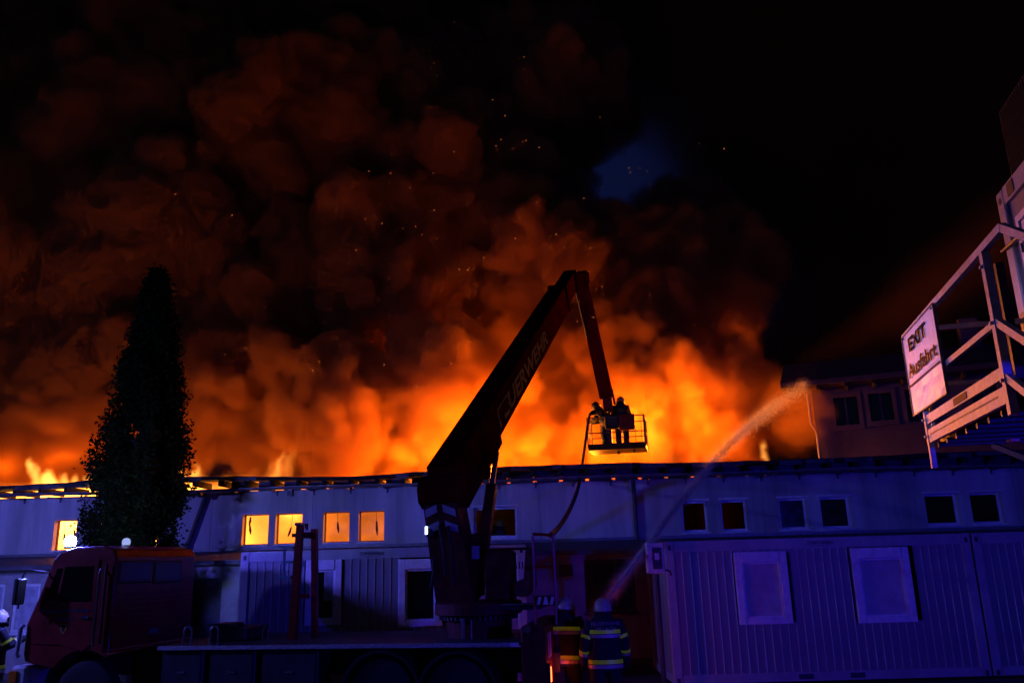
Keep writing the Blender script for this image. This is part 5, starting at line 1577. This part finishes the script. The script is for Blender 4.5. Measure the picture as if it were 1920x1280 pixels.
SMOKE_DENSITY = 1.8
D0 = 3.6
SMOKE_GROUPS = [(a, b, c + D0, d * 1.12, e * 1.1, f) for a, b, c, d, e, f in [
    # bright mass in the middle, close above the fire
    (860, 800, 28.0, 2.0, 1.0, 5), (760, 830, 27.5, 1.6, 0.9, 4), (900, 760, 28.5, 1.4, 0.6, 3), (990, 850, 28.0, 1.6, 0.8, 4), (700, 860, 27.0, 1.2, 0.7, 4),
    # column above it
    (760, 660, 31.5, 2.6, 1.2, 5), (780, 540, 32.5, 2.8, 1.4, 5), (690, 600, 32.5, 2.6, 1.2, 4),
    # right column beside the jib
    (1180, 660, 29.0, 1.6, 0.7, 4), (1260, 760, 28.5, 1.8, 0.9, 5), (1360, 790, 28.5, 1.6, 0.8, 4), (1280, 620, 30.5, 2.2, 1.1, 5),
    (1250, 500, 32.0, 2.4, 1.0, 5), (1330, 460, 32.5, 2.2, 0.9, 4), (1440, 800, 28.0, 1.2, 0.6, 4), (1480, 770, 25.0, 0.8, 0.4, 3), (1500, 740, 23.4, 0.5, 0.25, 3), (1490, 810, 23.6, 0.5, 0.3, 3), (1130, 850, 28.5, 1.6, 0.8, 4),
    # dark mass between
    (1020, 620, 33.0, 2.6, 1.2, 5), (980, 480, 34.0, 3.0, 1.6, 5), (1040, 760, 31.5, 2.0, 0.9, 4),
    # dark cauliflowers left of the middle
    (440, 760, 27.5, 1.6, 0.8, 5), (520, 720, 28.0, 1.6, 0.8, 5), (400, 700, 28.5, 1.5, 0.7, 4), (590, 780, 27.6, 1.7, 0.8, 4), (635, 800, 26.6, 1.2, 0.5, 4), (640, 720, 27.6, 1.4, 0.6, 4), (480, 620, 29.5, 2.0, 1.0, 5),
    (480, 850, 27.6, 1.1, 0.7, 4), (600, 860, 27.5, 1.2, 0.6, 3),
    # low lit roof of smoke at the far left
    (60, 830, 30.0, 1.8, 1.4, 6), (-60, 800, 30.0, 2.2, 1.5, 5), (130, 720, 30.0, 2.4, 1.4, 5), (20, 650, 30.5, 2.8, 1.6, 5), (250, 820, 30.0, 1.8, 1.2, 5), (300, 700, 30.0, 2.2, 1.2, 5),
    # great dark plume drifting up and left
    (330, 560, 32.0, 3.2, 1.8, 6), (180, 540, 32.0, 3.2, 2.0, 6), (60, 470, 33.0, 3.4, 2.2, 6), (520, 470, 33.0, 3.4, 2.0, 6), (680, 400, 34.0, 3.4, 2.0, 6),
    (300, 360, 34.0, 3.6, 2.2, 6), (500, 280, 34.0, 3.4, 2.0, 6), (850, 330, 35.0, 3.4, 2.0, 5), (480, 160, 35.0, 3.4, 2.2, 5), (740, 190, 36.0, 3.4, 2.2, 5),
    (940, 350, 35.0, 2.4, 1.2, 4), (150, 250, 35.5, 3.8, 2.4, 5), (930, 180, 37.0, 3.0, 2.0, 4),
    # dark curtain that keeps the glow of the middle off the left side
    (650, 850, 25.2, 1.0, 0.4, 7), (645, 780, 25.4, 1.2, 0.4, 7), (635, 710, 25.8, 1.3, 0.5, 6),
]]
build_smoke()

def build_jet_mist():
    jp, jo, jet = JET
    vox = 0.09
    lo = [min(p[k] for p in jp) - 1.2 for k in range(3)]; hi = [max(p[k] for p in jp) + 1.2 for k in range(3)]
    shape = tuple(int((hi[k] - lo[k]) / vox) for k in range(3))
    D = np.zeros(shape, np.float32)
    n1 = vnoise(shape, 5, lo, 41, 3, 0.6)
    n = 400
    for k in range(n):
        t = k / (n - 1); x = t * (len(jp) - 1); i = min(int(x), len(jp) - 2)
        c = jp[i].lerp(jp[i + 1], x - i)
        r = 0.02 + 0.18 * t ** 1.3
        R_ = r * 2.4 + vox
        i0 = [max(0, int((c[a] - R_ - lo[a]) / vox)) for a in range(3)]; i1 = [min(shape[a], int((c[a] + R_ - lo[a]) / vox) + 2) for a in range(3)]
        ax = [(lo[a] + np.arange(i0[a], i1[a]) * vox - c[a]).astype(np.float32) for a in range(3)]
        d2 = ax[0][:, None, None] ** 2 + ax[1][None, :, None] ** 2 + (ax[2][None, None, :] + 0.1 * t * t) ** 2
        s_ = D[i0[0]:i1[0], i0[1]:i1[1], i0[2]:i1[2]]
        np.maximum(s_, np.exp(-d2 / (r * r + vox * vox * 0.5)) * (1.2 / (0.25 + 3.2 * t)) * min(1.0, t / 0.2) * (1.0 if t < 0.85 else max(0.0, (1 - t) / 0.15)), out=s_)
    D *= (0.75 + 0.6 * n1).clip(0.1, 2)
    D[D < 0.01] = 0
    m = mist('jet_mist', 2.2)
    o = volume_object('mist', D, [lo[k] - jo[k] for k in range(3)], vox, m)
    o.parent = jet
build_jet_mist()

def build_flames():
    vox = 0.12
    lo = (-16.0, 22.4, 1.8); hi = (10.0, 33.0, 8.2)
    shape = tuple(int((hi[k] - lo[k]) / vox) for k in range(3))
    X = (lo[0] + np.arange(shape[0]) * vox)[:, None, None].astype(np.float32)
    Y = (lo[1] + np.arange(shape[1]) * vox)[None, :, None].astype(np.float32)
    Z = (lo[2] + np.arange(shape[2]) * vox)[None, None, :].astype(np.float32)
    n1 = vnoise(shape, 9, lo, 31, 4, 0.6); n2 = vnoise(shape, 30, lo, 32, 4, 0.55)
    # inside the upper floor
    hot = np.interp(X[:, 0, 0], [-15, -11.5, -8, -5.5, -4.4, -3.6, -3.1], [3.0, 3.0, 0.9, 0.7, 0.5, 0.38, 0.0]).reshape(-1, 1, 1)
    inside = hot * (0.16 + 1.3 * np.maximum(n2, 0) + 1.9 * np.maximum(n1, 0) ** 1.3).clip(0.05, 3) * smoothstep(4.5, 4.0, Z) * smoothstep(24.6, 25.2, Y) * smoothstep(28.2, 27.6, Y) * 0.34
    D = (inside + 0 * n1).astype(np.float32)
    # burning eaves: fire licking behind the gaps under the roof edge
    lip = smoothstep(22.4, 22.7, Y) * smoothstep(24.2, 23.6, Y) * smoothstep(4.0, 4.15, Z) * smoothstep(4.75, 4.45, Z)
    D = np.maximum(D, (lip * np.interp(X[:, 0, 0], [-16, -9.6, -8.5, -3.0, -2.0], [1.5, 1.5, 0.7, 0.6, 0.0]).reshape(-1, 1, 1) * (0.7 + 0.9 * n1).clip(0.1, 2)).astype(np.float32))
    # tongues above the roof
    for px, py, Yd, w, h, k in FLAMES:
        c = P(px, py, Yd)
        u = (Z - c.z + 0.9) / (h + 0.9)
        xx = X - c.x + n2 * 0.9 * u.clip(0, 1) + n1 * 0.35
        yy = Y - Yd + n1 * 0.3
        r = w * (1 - u.clip(0, 1)) ** 0.6 * (0.8 + 0.5 * n1)
        q = np.sqrt(xx ** 2 + yy ** 2) / r.clip(0.02, 9)
        D = np.maximum(D, smoothstep(1.0, 0.35, q) * smoothstep(-0.02, 0.05, u) * smoothstep(1.0, 0.8, u) * k * (0.7 + 0.6 * n1).clip(0.1, 2))
    D[D < 0.004] = 0
    m = bpy.data.materials.new('flames'); m.use_nodes = True
    nt = m.node_tree; nt.nodes.clear()
    out = nt.nodes.new('ShaderNodeOutputMaterial'); e = nt.nodes.new('ShaderNodeEmission'); at = nt.nodes.new('ShaderNodeAttribute'); at.attribute_name = 'density'
    rp = nt.nodes.new('ShaderNodeValToRGB')
    rp.color_ramp.elements[0].position, rp.color_ramp.elements[0].color = 0.0, (1, 0.16, 0.006, 1)
    rp.color_ramp.elements[1].position, rp.color_ramp.elements[1].color = 1.0, (1, 0.36, 0.05, 1)
    nt.links.new(at.outputs['Fac'], rp.inputs[0]); nt.links.new(rp.outputs[0], e.inputs[0])
    mu = nt.nodes.new('ShaderNodeMath'); mu.operation = 'MULTIPLY'; mu.inputs[1].default_value = 2.8
    nt.links.new(at.outputs['Fac'], mu.inputs[0]); nt.links.new(mu.outputs[0], e.inputs[1])
    nt.links.new(e.outputs[0], out.inputs['Volume'])
    m.cycles.volume_step_rate = 0.7
    o = volume_object('flames', D, lo, vox, m)
    tag(o, 'yellow flames along the burning roof and inside the upper floor', 'flames')
FLAMES = [(62, 902, 27.0, 0.6, 0.9, 6.0), (75, 900, 27.1, 0.4, 0.7, 6.0), (100, 898, 27.0, 1.1, 0.45, 6.0), (135, 898, 27.0, 0.7, 0.35, 5.0), (165, 898, 27.0, 0.5, 0.3, 4.0), (48, 908, 27.3, 0.4, 0.6, 4.0), (195, 910, 27.0, 0.6, 0.4, 4.0), (230, 910, 27.0, 0.4, 0.3, 3.0), (20, 915, 28.0, 0.8, 0.2, 0.8), (-40, 915, 28.0, 0.8, 0.3, 0.8),
          (372, 893, 27.6, 0.35, 0.5, 3.0), (394, 893, 27.6, 0.22, 0.85, 3.0), (440, 895, 29.0, 0.8, 0.5, 0.4), (505, 890, 28.6, 0.45, 1.1, 1.6), (528, 890, 28.8, 0.4, 1.5, 0.8), (480, 893, 29.2, 0.7, 0.7, 0.5),
          (950, 876, 28.6, 0.35, 0.8, 1.2), (1090, 875, 30.2, 0.7, 0.5, 0.4), (1225, 868, 30.6, 0.7, 2.1, 0.55), (1250, 868, 30.6, 0.5, 1.5, 0.4), (1440, 852, 27.6, 0.22, 0.7, 2.0), (1446, 842, 27.7, 0.12, 0.8, 2.0), (1300, 868, 30.0, 0.8, 0.5, 0.3)]
build_flames()
FIRE_LAMPS = [(10, 875, 31.0, 0.05), (110, 880, 31.0, 0.05), (200, 880, 31.0, 0.02), (385, 880, 29.4, 0.012), (505, 872, 29.8, 0.018), (760, 868, 29.4, 0.16), (880, 850, 28.9, 0.62), (960, 866, 29.0, 0.42), (1090, 862, 29.2, 0.4), (1170, 780, 29.8, 0.16), (1225, 815, 29.8, 0.6), (1290, 780, 29.8, 0.12), (1330, 858, 29.6, 0.09),
              (800, 750, 34.0, 0.36), (860, 690, 33.6, 0.22), (740, 640, 34.0, 0.12), (1300, 700, 33.8, 0.35), (1000, 790, 34.0, 0.12), (1370, 640, 33.5, 0.08)]
for px, py, Y, k in FIRE_LAMPS:
    lamp('fire_light', P(px, py, Y), 4000 * k, FIRE, 0.7)
for px, k in ((80, 1.6), (122, 2.0), (240, 1.4), (480, 1), (540, 1), (630, 1), (690, 0.8)):
    lamp('room_fire_light', BW(BL(px, 990)[0], 1.3, 3.1), 26 * k, FIRE, 0.4)
lamp('room_fire_light', BW(BL(925, 990)[0], 4.0, 3.9), 12, FIRE, 0.4)
lamp('room_fire_light', BW(BL(1340, 990)[0], 6.5, 3.7), 4, (1, 0.06, 0.02), 0.4)

# blue beacons of the other emergency vehicles: one stands to the right of the photographer, one to the left of him
lamp('beacon_light', (9.0, -1.0, 2.7), 3000, (0.02, 0.012, 1.0), 0.12)
lamp('beacon_light', (-14.0, 12.0, 5.0), 1500, (0.13, 0.13, 1.0), 0.12)
# tail lights of another engine that stands just outside the frame on the right
lamp('engine_tail_light', (4.3, 7.4, 0.8), 9, (1.0, 0.085, 0.03), 0.15)
bd = bpy.data.lights.new('sign_fill_spot', 'SPOT')            # added lamp out of view that tints the exit sign lavender
bd.energy, bd.color, bd.spot_size, bd.spot_blend, bd.shadow_soft_size = 7500, (0.34, 0.3, 1.0), R(7), 1.0, 0.1
bo_ = bpy.data.objects.new('sign_fill_spot', bd); C.objects.link(bo_)
bo_.location = (-14.0, 4.0, 3.4)
bo_.rotation_euler = (Vector(sg.location) + Vector((-0.1, -0.5, 0.6)) - Vector(bo_.location)).to_track_quat('-Z', 'Y').to_euler()
